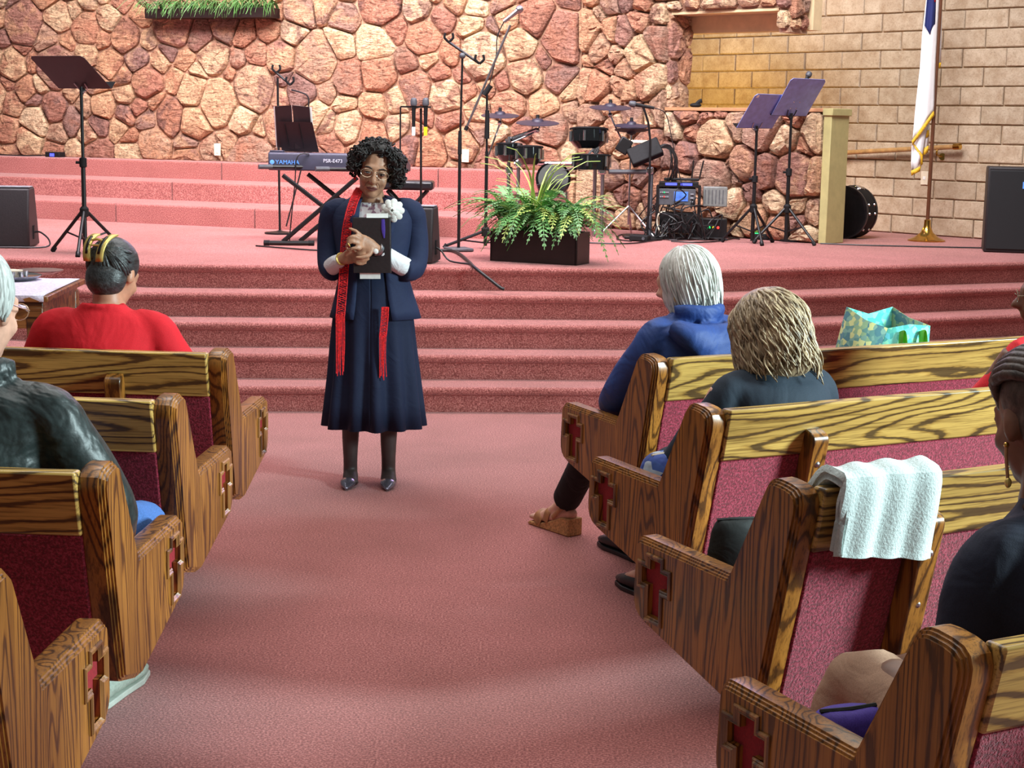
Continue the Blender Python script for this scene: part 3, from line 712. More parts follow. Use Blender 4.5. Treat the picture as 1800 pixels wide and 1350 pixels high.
# chrome stand with a round base beside the post
b = base_at(1400, 424); t = thing('microphone_stand', 'chrome microphone stand on a round black base beside the olive post', 'microphone stand', b, 0, 'microphone stands on the stage'); D = b[1]
MB().lathe([(.14, 0), (.14, .014), (.05, .03), (.012, .04)], n=24).build('round_base', 'blackpl', t); top = rel(t, AT(1409, 205, D))
MB().cyl((0, 0, .03), (0, 0, top.z*.6), .0115, n=10).build('lower_tube', 'silver', t); MB().cyl((0, 0, top.z*.55), top, .0075, n=10).build('upper_tube', 'chrome', t); MB().cyl((0, 0, top.z*.57), (0, 0, top.z*.64), .016, n=10).build('clutch', 'chrome', t)
MB().tube([top, top+V3(.01, 0, .12), top+V3(.05, 0, .22)], .007, 7, 3).build('arm', 'black', t); q = rel(t, AT(1408, 158, D)); mic(t, q, (.25, .1, .5), 'black', .16)

# ------------------------------------------------------------------ keyboard on its stand, stool, monitors
KY = 11.55
kl = AT(471, 279, KY); t = thing('digital_keyboard', 'dark grey digital keyboard seen from behind on an X stand', 'keyboard', (kl.x, KY, AT(471, 299, KY).z), R(-4))
body = MB().rings([[(x, y, z) for y, z in ((0, 0), (.37, 0), (.37, .05), (.10, .125), (.012, .13), (0, .11))] for x in (0, .98)]).build('body', 'keybody', t, bevel=.008)
MB().box((.49, .24, .088), (.94, .2, .02), Matrix.Rotation(R(-15), 3, 'X')).build('key_bed', 'white', t)
MB().box((.06, .04, .134), (.10, .05, .014)).build('control_pod', 'keybody', t, bevel=.003); MB().box((.82, .001, .06), (.22, .004, .095)).build('jack_panel', 'dgrey', t)
text('brand_lettering', 'YAMAHA', 'bluelogo', t, .042, (.055, -.003, .045), (R(90), 0, 0)); MB().lathe([(.016, 0), (.016, .003), (.012, .004)], (.03, -.001, .058), 16, Matrix.Rotation(R(90), 3, 'X')).build('brand_emblem', 'bluelogo', t)
text('model_lettering', 'PSR-E473', 'logowhite', t, .036, (.40, -.003, .062), (R(90), 0, 0))
rest = MB().rings([[(x+.05*(z-.13), y+.03, z) for x, y, z in ((.07, .12, .13), (.34, .12, .13), (.30, .02, .345), (.05, .02, .345))], [(x+.05*(z-.13), y+.036, z) for x, y, z in ((.07, .12, .13), (.34, .12, .13), (.30, .02, .345), (.05, .02, .345))]]).build('music_rest', 'musicback', t)
for x in (.13, .235): MB().cyl((x, .145, .15), (x-.02, .05, .33), .004, n=6).build('rest_wire', 'black', rest)
MB().tube([(.30, -.004, .12), (.22, -.03, .10), (.20, -.03, -.1), (.16, -.03, -.5), (.18, -.02, -.56)], .005, 6, 4).build('power_cable', 'cable', t)
bk = thing('song_book', 'open brown song book with white pages on the keyboard rest', 'book', tuple(AT(517, 262, KY+.06)), R(-4))
for s in (-1, 1):
    MB().rings([[(s*x-.01, y, z) for x, y, z in ((.005, .06, .0), (.13, .075, .01), (.125, -.02, .30), (.005, -.03, .31))], [(s*x-.01, y+.012, z) for x, y, z in ((.005, .06, .0), (.13, .075, .01), (.125, -.02, .30), (.005, -.03, .31))]]).build('cover', 'musicback', bk)
    MB().rings([[(s*x-.01, y+.013, z) for x, y, z in ((.005, .06, .0), (.14, .075, .01), (.138, -.02, .30), (.005, -.03, .31))], [(s*x-.01, y+.022, z) for x, y, z in ((.005, .06, .0), (.14, .075, .01), (.138, -.02, .30), (.005, -.03, .31))]]).build('pages', 'white', bk)
st = thing('keyboard_stand', 'black double X keyboard stand under the keyboard', 'stand', base_at(520, 430), R(0)); bx = Vector(st.location)
def KP(px, py, Y): return AT(px, py, Y)-bx
for (p, q, Y) in ((( 497, 425), (628, 312), 11.35), ((527, 424), (656, 318), 11.62), ((497, 308), (668, 440), 11.40), ((541, 306), (700, 432), 11.66)):
    MB().limb([KP(*p, Y), KP(*q, Y)], [(.016, .011)]*2, n=6).build('leg', 'black', st)
z0 = .018
for xa, xb, y in ((-.19, .12, 11.33), (.52, .80, 11.33)):
    ft = MB().cyl((xa, y-bx.y, z0), (xb, y-bx.y+.05, z0), .017, n=10).build('foot_bar', 'black', st)
    for x, yy in ((xa, y-bx.y), (xb, y-bx.y+.05)): MB().cyl((x-.02, yy, z0), (x+.02, yy, z0), .02, n=10).build('rubber_cap', 'blackpl', ft)
for px, py, Y in ((460, 293, 11.42), (560, 297, 11.32)):
    a = KP(px, py, Y); MB().cyl(a, a+V3(.55, .25, 0), .014, n=8).build('support_arm', 'black', st); MB().cyl(a-V3(.02, .01, 0), a+V3(.07, .03, 0), .018, n=10).build('arm_grip', 'dgrey', st)
MB().ell(KP(566, 372, 11.38), (.022, .03, .022), n=10, m=6).build('pivot_bolt', 'silver', st)
b = base_at(716, 420); t = thing('keyboard_stool', 'black padded keyboard stool behind the standing woman', 'stool', b)
sz = AT(716, 318, b[1]).z-STG
MB().box((0, 0, sz-.03), (.40, .28, .07)).build('padded_seat', 'vinyl', t, bevel=.02)
for y in (-.1, .1):
    MB().tube([(-.17, y, .02), (.15, y, sz-.07)], .014, 8).build('leg', 'black', t); MB().tube([(.17, y, .02), (-.15, y, sz-.07)], .014, 8).build('leg', 'black', t)
for s in (-1, 1): MB().cyl((s*.17, -.16, .016), (s*.17, .16, .016), .015, n=8).build('foot_bar', 'black', t)
def wedge(label, p, rz, w_, d, h):
    t = thing('floor_monitor', label, 'speaker', p, rz, 'wedge monitors on the stage')
    out = [(0, 0), (d, 0), (d*.62, h), (d*.10, h*.98), (0, h*.55)]
    MB().rings([[(x, y-d/2, z+.004) for y, z in out] for x in (-w_/2, w_/2)]).build('cabinet', 'wedge', t, bevel=.012)
    MB().rings([[(x, y-d/2, z+.004) for y, z in ((d*1.005, .02), (d*.64, h*.96), (d*.66, h*.965), (d*1.02, .02))] for x in (-w_/2+.02, w_/2-.02)]).build('grille', 'grille', t)
    MB().box((0, -d/2+d*.33, h+.006), (w_*.98, d*.4, .006)).build('top_panel', 'grey', t)
    MB().box((w_/2+.003, -d*.1, .10), (.008, .05, .09)).build('jack_plate', 'blackpl', t)
    return t
w1 = wedge('wedge floor monitor at the far left edge of the stage', tuple(V3(*base_at(14, 436))+V3(-.10, .15, 0)), R(6), .46, .36, .40)
MB().tube([(.235, -.04, .10), (.28, -.05, .10), (.34, -.08, .05), (.33, -.16, .01), (.1, -.2, .008), (-.3, -.22, .008)], .006, 6, 4).build('power_cord', 'cable', w1)
w2 = wedge('wedge floor monitor behind the right shoulder of the standing woman', tuple(V3(*base_at(722, 463))+V3(0, .12, 0)), R(-8), .32, .30, .355)
MB().tube([(.16, -.04, .10), (.20, -.06, .08), (.26, -.08, .02), (.4, -.15, .01)], .006, 6, 4).build('power_cord', 'cable', w2)
cb = MB().tube([ATZ(768, 440, STG+.01), ATZ(800, 442, STG+.012), ATZ(822, 458, STG+.012), AT(834, 470, 9.80)+V3(0, 0, .0), AT(862, 492, 9.70), AT(880, 506, 9.66), AT(886, 508, 9.66)], .010, 8, 5).build('stage_cable', 'cable'); tag(cb, 'black cable end drooping over the stage edge left of the planter', 'cable')
# ------------------------------------------------------------------ planter with ferns
pl, pr_ = Vector(base_at(861, 458)), Vector(base_at(1013, 467)); ang = math.atan2(pr_.y-pl.y, pr_.x-pl.x); W_ = (pr_-pl).length
t = thing('planter', 'dark wooden planter box overflowing with artificial ferns at the stage front', 'planter', tuple((pl+pr_)/2), ang)
BD, BH = .20, .205
for nm, c, d in (('front_board', (0, .008, BH/2), (W_, .016, BH)), ('back_board', (0, BD, BH/2), (W_, .016, BH)), ('side_board', (-W_/2+.008, BD/2, BH/2), (.016, BD, BH)), ('side_board', (W_/2-.008, BD/2, BH/2), (.016, BD, BH))):
    MB().box(c, d).build(nm, 'planter', t, bevel=.003)
MB().box((0, BD/2, BH-.03), (W_-.03, BD-.02, .03)).build('soil', 'cable', t)
def frond_mesh(m, L, droop, nl, lw, seed):
    rg = random.Random(seed); g = MB(); pts = []
    for i in range(9):
        u = i/8; pts.append(V3(L*(.25*u+.62*math.sin(u*1.5)*.9), 0, L*(.62*u-droop*u*u*1.25)))
    g.limb(pts, [.0035]*5+[.002]*4, n=3, sub=1)
    for i in range(nl):
        u = .15+.85*i/nl; k = u*8; a = int(k); p = pts[min(a, 8)].lerp(pts[min(a+1, 8)], k-a); tg = (pts[min(a+1, 8)]-pts[max(a-1, 0)]).normalized()
        ll = lw*math.sin(math.pi*(.12+.84*u))*rg.uniform(.85, 1.15)
        for s in (-1, 1):
            d = (V3(0, s, 0)+tg*.55+V3(0, 0, -.2)).normalized(); w_ = tg*(.18*lw)
            g.add([p, p+d*ll*.5+w_, p+d*ll, p+d*ll*.5-w_], [(0, 1, 2, 3)])
    o = g.build('frond', m, None, smooth=0); me = o.data; bpy.data.objects.remove(o); return me
def blade_mesh(m, L, arch, w_, seed):
    g = MB(); pts = []
    for i in range(7):
        u = i/6; pts.append(V3(L*(.18*u+arch*.55*u*u), 0, L*(u-arch*.62*u*u*u)))
    rows = [[p+V3(0, -w_*(1-(i/6)**2)*.5, 0), p+V3(0, 0, .25*w_), p+V3(0, w_*(1-(i/6)**2)*.5, 0)] for i, p in enumerate(pts)]
    o = g.sheet(rows).build('grass_blade', m, None, smooth=60); me = o.data; bpy.data.objects.remove(o); return me
FR = [frond_mesh('fern', .34, .95, 15, .055, 1), frond_mesh('fern', .30, 1.2, 14, .05, 2), frond_mesh('fern2', .26, 1.0, 12, .045, 3), frond_mesh('fern3', .36, .8, 15, .05, 4)]
BLD = [blade_mesh('fern3', .36, .8, .012, 1), blade_mesh('fern', .32, 1.1, .013, 2), blade_mesh('fern2', .40, .6, .010, 3)]
def plant(parent, me, name, loc, rz, sc_, tilt=0):
    o = bpy.data.objects.new(name, me); COL.objects.link(o); o.parent = parent; o.location = loc; o.rotation_euler = (0, tilt, rz); o.scale = (sc_,)*3
rg = random.Random(5)
for i in range(140):
    x = rg.uniform(-W_/2+.03, W_/2-.03); y = rg.uniform(.03, BD-.03); a = rg.uniform(-math.pi, math.pi)
    if rg.random() < .35: a = rg.uniform(-2.7, -.4)
    if x < -W_*.22: a = rg.uniform(math.pi*.75, math.pi*1.5)
    if x > W_*.25 and rg.random() < .6: a = rg.uniform(-1.5, .5)
    plant(t, rg.choice(FR), 'frond', (x, y+.03, BH+.03), a, rg.uniform(.8, 1.3), rg.uniform(-1.15, -.25))
for i in range(130):
    x = rg.uniform(-W_/2+.03, W_/2-.03); y = rg.uniform(.03, BD-.03)
    plant(t, rg.choice(BLD), 'grass_blade', (x, y, BH-.03), rg.uniform(-math.pi, math.pi), rg.uniform(.7, 1.15), rg.uniform(-.1, .45))
for i in range(18):
    plant(t, BLD[2], 'grass_blade', (-.04+rg.uniform(-.05, .05), BD/2, BH), rg.uniform(-math.pi, math.pi), rg.uniform(1.2, 1.95), rg.uniform(-.15, .05))
for i in range(6):
    plant(t, BLD[0], 'grass_blade', (.13+rg.uniform(-.02, .02), BD/2, BH), rg.uniform(-.5, .5), rg.uniform(1.0, 1.3), rg.uniform(.1, .3))
# greenery hanging from a ledge on the stone wall
hp = on_wall(wa, 375, 30, .13); t = thing('hanging_greenery', 'long trough of hanging grassy greenery high on the stone wall', 'plant', tuple(hp), R(-21))
MB().box((0, -.03, .03), (1.36, .18, .09)).build('trough', 'planter', t, bevel=.004)
HB = [blade_mesh('fern4', .26, 1.5, .016, 8), blade_mesh('fern', .22, 1.6, .014, 9), blade_mesh('fern3', .2, 1.4, .012, 10)]
for i in range(230):
    plant(t, rg.choice(HB), 'grass_blade', (rg.uniform(-.70, .70), rg.uniform(-.12, .05), .07), rg.uniform(-2.6, -.5), rg.uniform(.7, 1.15), rg.uniform(-.05, .5))
# ------------------------------------------------------------------ electronic drum kit
DK = 13.0
b = base_at(1040, 405); b = (b[0], DK, STG); t = thing('electronic_drum_kit', 'electronic drum kit with chrome rack, dark pads and cymbals against the stone', 'drum kit', b)
def DP(px, py, Y=DK): return AT(px, py, Y)-Vector(b)
def pad(px, py, r, h, Y, tilt=0, cone=True):
    c = DP(px, py, Y); rot = Matrix.Rotation(R(tilt), 3, 'X')
    g = MB().lathe([(r*.55 if cone else r*.95, -h), (r*.97, -h*.45), (r, 0), (r, h*.55)], c, 24, rot).build('drum_pad', 'shell', t)
    MB().lathe([(r*1.01, h*.50), (r*1.04, h*.52), (r*1.04, h*.62), (r*.96, h*.66)], c, 24, rot).build('rim_hoop', 'blackpl', g)
    MB().lathe([(r*.95, h*.60), (r*.5, h*.61), (.001, h*.61)], c, 24, rot).build('drum_head', 'mesh', g)
    for k in range(6):
        a = R(60*k+15); q = c+rot @ V3(r*1.01*math.cos(a), r*1.01*math.sin(a), -.02); MB().cyl(q+V3(0, 0, -.025), q+V3(0, 0, .055), .013, n=6).build('tension_lug', 'chrome', g)
def cym(px, py, r, Y, tilt=8):
    c = DP(px, py, Y); rot = Matrix.Rotation(R(tilt), 3, 'X')
    g = MB().lathe([(r, -.004), (r, .0), (r*.3, .014), (r*.24, .03), (r*.08, .036), (.012, .04)], c, 28, rot).build('cymbal_pad', 'cymbal', t)
    MB().cyl(c+V3(0, 0, .03), c+V3(0, 0, .065), .016, .012, n=10).build('wing_nut', 'blackpl', g); return c
pad(1035, 240, .150, .10, 12.9, -6); pad(1040, 283, .150, .075, 12.75, -4, False); pad(895, 265, .105, .09, 12.95, -5); pad(931, 270, .105, .09, 12.8, -5)
for q in ((879, 203, .155, 13.15), (945, 216, .172, 12.95), (1073, 189, .170, 13.1)):
    c = cym(*q)
    e = DP({879: 858, 945: 900, 1073: 1095}[q[0]], {879: 275, 945: 250, 1073: 250}[q[0]], q[3]); MB().tube([c, c+V3(0, 0, -.06), e], .008, 8, 3).build('cymbal_arm', 'chrome', t); MB().ell(c+V3(0, 0, -.06), (.02, .02, .02), n=10, m=6).build('arm_clamp', 'chrome', t)
c = cym(1110, 221, .135, 12.9); cym(1110, 229, .135, 12.9, 172)
MB().cyl(c, V3(DP(1104, 405, 12.9).x, c.y, .10), .008, n=8).build('hi_hat_tube', 'chrome', t)
for k in range(3):
    a = R(200+120*k); o = V3(DP(1104, 405, 12.9).x, c.y, .25); MB().tube([o, o+V3(.26*math.cos(a), .26*math.sin(a), -.24)], .008, 6).build('hi_hat_leg', 'chrome', t)
MB().box((DP(1104, 405, 12.9).x, c.y-.12, .012), (.09, .3, .02)).build('hi_hat_pedal', 'black', t, bevel=.004)
def post(px, y0, y1, Y, r=.018, m='silver', n='rack_post'): p = DP(px, y0, Y); return MB().cyl(p, (p.x, p.y, .0), r, n=10).build(n, m, t)
for px, y0, Y in ((895, 240, 13.0), (912, 252, 12.85), (1047, 262, 12.85), (1060, 285, 12.7)): post(px, y0, 0, Y, .015)
post(1145, 296, 0, 12.75, .017, 'dgrey')
for p, q, m in (((905, 288, 12.9), (1062, 287, 12.7), 'chrome'), ((1070, 302, 12.7), (1146, 302, 12.75), 'dgrey'), ((890, 248, 13.05), (945, 228, 12.95), 'chrome'), ((895, 330, 13.0), (895, 330, 12.5), 'chrome')):
    MB().cyl(DP(*p), DP(*q), .019, n=10).build('rack_tube', m, t)
for px, py, Y in ((912, 288, 12.85), (1047, 290, 12.85), (1058, 300, 12.7), (895, 300, 13), (1142, 300, 12.75), (1047, 262, 12.85)):
    MB().box(DP(px, py, Y), (.06, .05, .06)).build('rack_clamp', 'chrome', t, bevel=.01)
kd = DP(972, 318, 12.85); MB().lathe([(.13, 0), (.14, .01), (.14, .07), (.12, .085), (.001, .088)], kd, 24, Matrix.Rotation(R(75), 3, 'X')).build('kick_pad', 'shell', t); MB().tube([kd+V3(-.1, 0, 0), kd+V3(-.13, 0, -.45)], .012, 6).tube([kd+V3(.1, 0, 0), kd+V3(.13, 0, -.45)], .012, 6).build('kick_legs', 'chrome', t)
md = DP(1134, 268, 12.7); MB().box(md, (.26, .07, .15), Matrix.Rotation(R(-24), 3, 'Y') @ Matrix.Rotation(R(-30), 3, 'X')).build('drum_module', 'blackpl', t, bevel=.01)
MB().box(DP(1126, 249, 12.75), (.15, .03, .022)).build('module_tray', 'ivory', t, bevel=.003); MB().box(DP(1097, 256, 12.75), (.10, .06, .12), Matrix.Rotation(R(30), 3, 'Y')).build('trigger_box', 'black', t, bevel=.008)
rg = random.Random(3)
for k in range(9):
    a = md+V3(.08+.02*rg.random(), .04, .03); e = V3(md.x+rg.uniform(-.02, .25), rg.uniform(-.15, .1), rg.uniform(.02, .3)); MB().tube([a, a+V3(.10, .02, -.02+.05*rg.random()), a+V3(.12+.05*rg.random(), .02, -.15), e], .005, 5, 4).build('cable', 'cable', t)
for k in range(5):
    a = DP(1035+rg.uniform(-20, 20), 262, 12.8); e = DP(1000+rg.uniform(-40, 60), 300, 12.8); MB().tube([a, (a+e)/2+V3(0, -.03, -.06), e], .0045, 5, 4).build('cable', 'cable', t)
# vocal microphone on a straight boom by the kit
b = base_at(1122, 408); t = thing('microphone_stand', 'black boom stand with a horizontal microphone above the drum kit', 'microphone stand', (b[0], 12.6, STG), 0, 'microphone stands on the stage'); D = 12.6
MB().lathe([(.12, 0), (.12, .012), (.03, .022), (.01, .03)], n=20).build('round_base', 'black', t); c = rel(t, AT(1130, 186, D)); MB().tube([(0, 0, .02), (0, 0, c.z*.75), c], .009, 8, 3).build('tube', 'black', t)
mic(t, rel(t, AT(1150, 190, D)), rel(t, AT(1108, 182, D))-rel(t, AT(1150, 190, D)), 'black', .20)
MB().tube([rel(t, AT(1150, 190, D)), rel(t, AT(1170, 200, D)), rel(t, AT(1180, 240, D)), rel(t, AT(1190, 290, D)), rel(t, AT(1200, 330, D))], .004, 5, 4).build('cable', 'cable', t)
# ------------------------------------------------------------------ sound rack
b = Vector(base_at(1190, 421)); t = thing('equipment_rack', 'open black rack of sound equipment with lit screens and tangled cables', 'equipment rack', tuple(b), R(-6))
W, H = .33, .42
for x in (-W/2, W/2):
    for y in (0, .26): MB().box((x, y, H/2), (.022, .022, H)).build('upright', 'black', t)
MB().box((0, .13, .02), (W, .28, .03)).build('base_shelf', 'black', t); MB().box((0, .13, H), (W, .28, .012)).build('top_shelf', 'black', t)
mx = MB().box((-.01, .12, .335), (W-.04, .24, .13)).build('mixer_unit', 'dgrey', t, bevel=.005)
MB().box((.02, -.002, .34), (.11, .006, .075)).build('display', 'screen', mx)
for k in range(10): MB().cyl((-.14+.014*(k % 5), -.003, .37-.035*(k//5)), (-.14+.014*(k % 5), -.012, .37-.035*(k//5)), .005, n=8).build('button', ('greenled' if k == 2 else 'redled' if k == 7 else 'grey'), mx)
for k in range(6): MB().cyl((.10+.012*(k % 2), -.003, .30+.03*(k//2)), (.10+.012*(k % 2), -.014, .30+.03*(k//2)), .006, n=8).build('knob', 'grey', mx)
rc = MB().box((0, .12, .43), (W-.02, .2, .045)).build('wireless_receiver', 'black', t, bevel=.004)
for x in (-.06, .06): MB().box((x, .017, .43), (.09, .006, .026)).build('lit_display', 'blueled', rc)
MB().box((.02, .16, .47), (.28, .14, .02)).build('router', 'black', t, bevel=.005)
for x, l_ in ((-.02, 0), (.10, .02), (.16, .06)): MB().tube([(x, .2, .475), (x+l_*.5, .2, .62)], .006, 6).build('antenna', 'black', t)
MB().box((0, .12, .13), (W-.04, .2, .16)).build('patch_bay', 'blackpl', t)
gb = MB().box((.29, .14, .34), (.19, .16, .155)).build('power_amplifier', 'rackgrey', t, bevel=.006)
for k in range(6): MB().box((.21+.028*k, .058, .34), (.006, .004, .11)).build('vent_slot', 'dgrey', gb)
MB().box((.26, .12, .09), (.26, .2, .16)).build('small_mixer', 'black', t, bevel=.006)
for k, m in enumerate(('greenled', 'yellow', 'redled')): MB().ell((.25+.035*k, .015, .10), (.011, .006, .011), n=8, m=5).build('lamp', m, t)
for k in range(26):
    p = [V3(rg.uniform(-.18, .2), rg.uniform(-.05, .0), rg.uniform(.06, .27))]
    for j in range(4): p.append(p[-1]+V3(rg.uniform(-.12, .12), rg.uniform(-.05, .03), rg.uniform(-.12, .09)))
    for q in p: q.z = max(.02, q.z); q.y = min(-.01, q.y)
    p.append(V3(p[-1].x+rg.uniform(-.1, .1), rg.uniform(-.12, -.02), .012)); MB().tube(p, .0055, 5, 4).build('cable', 'cable', t)
MB().tube([(-.10, -.02, .22), (-.15, -.04, .2), (-.16, -.03, .12), (-.13, -.04, .05)], .006, 6, 4).build('white_cable', 'ivory', t)
for nm, lb, px, py, m in (('foot_pedal', 'black foot pedal with a green lamp under the front violet-lit music stand', 1302, 417, 'greenled'), ('foot_pedal', 'black pedal box with a green lamp between the violet-lit music stands', 1338, 421, 'greenled'), ('junction_box', 'small black junction box on the stage in front of the drum rack', 1125, 424, None)):
    q = base_at(px, py); o = thing(nm, lb, 'pedal' if m else 'junction box', q, R(-20)); MB().box((0, 0, .025), (.15, .10, .045)).build('housing', 'blackpl', o, bevel=.008)
    if m: MB().box((-.02, -.03, .05), (.05, .02, .006)).build('lamp', m, o)
    else: MB().cyl((.04, -.052, .025), (.04, -.06, .025), .012, n=10).build('socket', 'dgrey', o)
for k, pts in enumerate([[(1000, 425), (1070, 428), (1120, 427), (1180, 418), (1260, 416), (1300, 420)], [(1110, 424), (1085, 420), (1095, 412), (1140, 414), (1190, 422), (1280, 414)], [(1442, 428), (1520, 431), (1600, 433), (1690, 435), (1745, 436)], [(450, 432), (500, 436), (560, 440), (590, 438), (620, 446), (690, 440)], [(1180, 424), (1220, 426), (1262, 424), (1290, 418)]]):
    o = MB().tube([ATZ(x, y, STG+.008) for x, y in pts], .006, 6, 5).build('floor_cable', 'cable')
    tag(o, ['black cable crossing the stage from the planter to the sound rack', 'looped black cable beside the small junction box', 'black cable running from the olive post to the right loudspeaker', 'thin cable trailing on the stage under the keyboard stand', 'black cable on the stage just below the sound rack'][k], 'cable')
pw = thing('power_supply_box', 'small black box with a blue light on the top riser against the stone', 'electrical box', tuple(on_wall(wa, 97, 271, .22)), R(-21)); pw.location.z = STG+CR*3
MB().box((0, 0, .025), (.17, .10, .05)).build('housing', 'blackpl', pw, bevel=.006); MB().box((.0, -.052, .022), (.05, .006, .03)).build('lit_panel', 'blueled', pw)
MB().tube([(-.08, 0, .02), (-.3, -.02, .008), (-.7, .03, .008)], .006, 6, 3).build('cord', 'cable', pw)
# black clip lying on the parapet
q = wb.matrix_basis @ V3(1.18, .1, CAP+.028); cl = thing('clip_clamp', 'small black clip lying on the parapet ledge', 'clip', tuple(q))
MB().ell((0, 0, .02), (.05, .03, .02), n=10, m=6).build('jaw', 'blackpl', cl); MB().tube([(.0, 0, .02), (.03, 0, .05), (.05, 0, .06)], .018, 7, 3).build('handle', 'blackpl', cl)
# ------------------------------------------------------------------ loudspeaker, drum case, flag
p = Vector(base_at(1728, 443)); t = thing('loudspeaker', 'tall black loudspeaker cabinet on the stage at the right edge', 'speaker', tuple(p), R(-14))
hh = AT(1733, 293, p.y).z-STG
MB().box((.29, .20, hh/2), (.58, .40, hh)).build('cabinet', 'wedge', t, bevel=.012); MB().box((.29, -.004, hh/2), (.55, .012, hh-.05)).build('grille', 'grille', t, bevel=.004)
MB().box((.285, -.013, hh-.13), (.07, .006, .05)).build('badge', 'bluelogo', t); MB().box((.285, -.0165, hh-.13), (.05, .002, .012)).build('badge_mark', 'white', t)
p = Vector(base_at(1486, 416)); cc = rel_c = None
t = thing('drum_case', 'round black drum case with silver studs standing behind the olive post', 'case', (p.x-.02, 13.25, STG), R(-38))
rr_ = .215; rotc = Matrix.Rotation(R(90), 3, 'X')
MB().lathe([(rr_*.97, -.10), (rr_, -.09), (rr_, .09), (rr_*.97, .10)], (0, 0, rr_), 32, rotc).build('shell', 'blackpl', t)
for s in (-1, 1): MB().lathe([(rr_*1.015, -.012), (rr_*1.02, 0), (rr_*1.015, .012)], (0, s*.088, rr_), 32, rotc).build('rim_band', 'vinyl', t)
for a in (62, 18, -2, -40):
    for s in (-1, 1): MB().ell((rr_*math.cos(R(a)), s*.05, rr_+rr_*math.sin(R(a))), (.012, .012, .012), n=8, m=5).build('stud', 'chrome', t)
MB().box((rr_*.42, 0, rr_*1.92), (.05, .07, .025), Matrix.Rotation(R(25), 3, 'Y')).build('latch', 'chrome', t, bevel=.004)
FY = 13.05
p = AT(1629, 413, FY); t = thing('flag', 'white church flag with gold fringe draped on a wooden pole with brass base', 'flag', (p.x, FY, STG))
MB().lathe([(.15, 0), (.15, .01), (.10, .03), (.05, .07), (.028, .12), (.026, .17), (.02, .175)], n=28).build('pole_base', 'brass', t)
MB().cyl((0, 0, .1), (0, 0, 2.6), .0155, n=14).build('pole', 'polewood', t)
def FP(px, py, d=0): return AT(px, py, FY-.03+d)-Vector(t.location)
def drape(rows, name, m, wave=.012, nw=2.2, seg=10, d=0, solid=.004, ph=0):
    g = []
    for i, (y, xl, xr, yr) in enumerate(rows):
        r_ = []
        for k in range(seg+1):
            u = k/seg; r_.append(FP(xl+(xr-xl)*u, y+(yr-y)*u, d+wave*math.sin(u*nw*math.pi+ph+i*.15)))
        g.append(r_)
    return MB().sheet(g).build(name, m, t, smooth=80, solid=solid)
drape([(-60, 1630, 1654, -60), (0, 1628, 1651, 0), (60, 1621, 1648, 50), (120, 1617, 1645, 100), (180, 1610, 1643, 150), (235, 1605, 1642, 185), (248, 1603, 1641, 196)], 'flag_cloth', 'flag')
drape([(247, 1603, 1641, 195), (256, 1603.5, 1642.5, 203)], 'hem_fringe', 'fringe', d=-.012)
drape([(200, 1610, 1635, 190), (250, 1603, 1628, 235), (285, 1601.5, 1622, 270), (303, 1602, 1620, 285)], 'flag_fold', 'flag', d=.03)
drape([(252, 1603.5, 1606, 252), (275, 1618, 1622, 272), (293, 1618, 1622, 288)], 'hem_fringe', 'fringe', .002, seg=3, d=.018)
drape([(300, 1601.5, 1619, 292), (309, 1602, 1617, 301)], 'hem_fringe', 'fringe', .006, seg=5, d=.02)
drape([(-40, 1645, 1657, -40), (60, 1645, 1655, 60), (113, 1645, 1654, 111)], 'flag_fold', 'flag', .006, d=.05)
drape([(112, 1645, 1654, 110), (122, 1645, 1653, 119)], 'hem_fringe', 'fringe', .006, d=.045)
drape([(205, 1623, 1634, 205), (272, 1620, 1632, 262)], 'flag_fold', 'flag', .006, d=.06)
drape([(232, 1623, 1633, 228), (244, 1623, 1633, 240)], 'hem_fringe', 'fringe', .004, d=.05); drape([(262, 1621, 1632, 256), (275, 1621, 1631, 268)], 'hem_fringe', 'fringe', .004, d=.05)
drape([(-60, 1632, 1648, -60), (0, 1629.5, 1645.5, 0), (45, 1625.5, 1643.5, 42), (52, 1630, 1639, 50), (60, 1634, 1634.6, 60)], 'blue_canton', 'flagblue', .012, d=-.016)
drape([(-25, 1641, 1644.5, -25), (4, 1640.5, 1644.5, 3)], 'red_cross', 'flagred', .004, seg=3, d=-.024); drape([(-20, 1634, 1650, -20), (-13, 1634, 1650, -13)], 'red_cross_bar', 'flagred', .004, d=-.024)
drape([(-30, 1649, 1655, -30), (10, 1648, 1653, 8)], 'blue_fold', 'flagblue', .004, seg=4, d=.03)
# ------------------------------------------------------------------ communion table
c0 = ATZ(84, 519, .76); c1 = ATZ(150, 488, .76)
ta = math.atan2(c1.y-c0.y, c1.x-c0.x)
t = thing('communion_table', 'oak communion table at left beyond the front pew', 'table', (c0.x, c0.y, 0), ta-R(90))
LX, LY = 1.6, (c1-c0).length
MB().box((-LX/2, LY/2, .74), (LX, LY, .03)).build('table_top', 'oak_table', t, bevel=.006); MB().box((-LX/2, .04, .66), (LX-.06, .03, .13)).build('apron', 'oak_table', t, bevel=.004)
MB().box((-.05, LY/2, .66), (.03, LY-.08, .13)).build('apron', 'oak_table', t, bevel=.004)
for x in (-.07, -LX+.07):
    for y in (.06, LY-.06): MB().box((x, y, .35), (.08, .08, .70)).build('leg', 'oak_table', t, bevel=.006)
lt = thing('lace_runner', 'pale lavender lace cloth spread on the communion table', 'tablecloth', t.location, ta-R(90))
g = []
for i in range(23):
    x = -.02-1.5*i/22; e = .012*math.sin(i*2.4)
    g.append([(x, .0+e, .728), (x, -.004+e*.3, .757), (x, .1, .759), (x, LY-.12, .759), (x, LY-.05+e, .758)])
MB().sheet(g).build('cloth', 'lace', lt, smooth=60, solid=.003)
pt = ATZ(22, 492, .76); tr = thing('offering_tray', 'round silver tray of small items on the lace cloth', 'tray', (pt.x, pt.y, .7605))
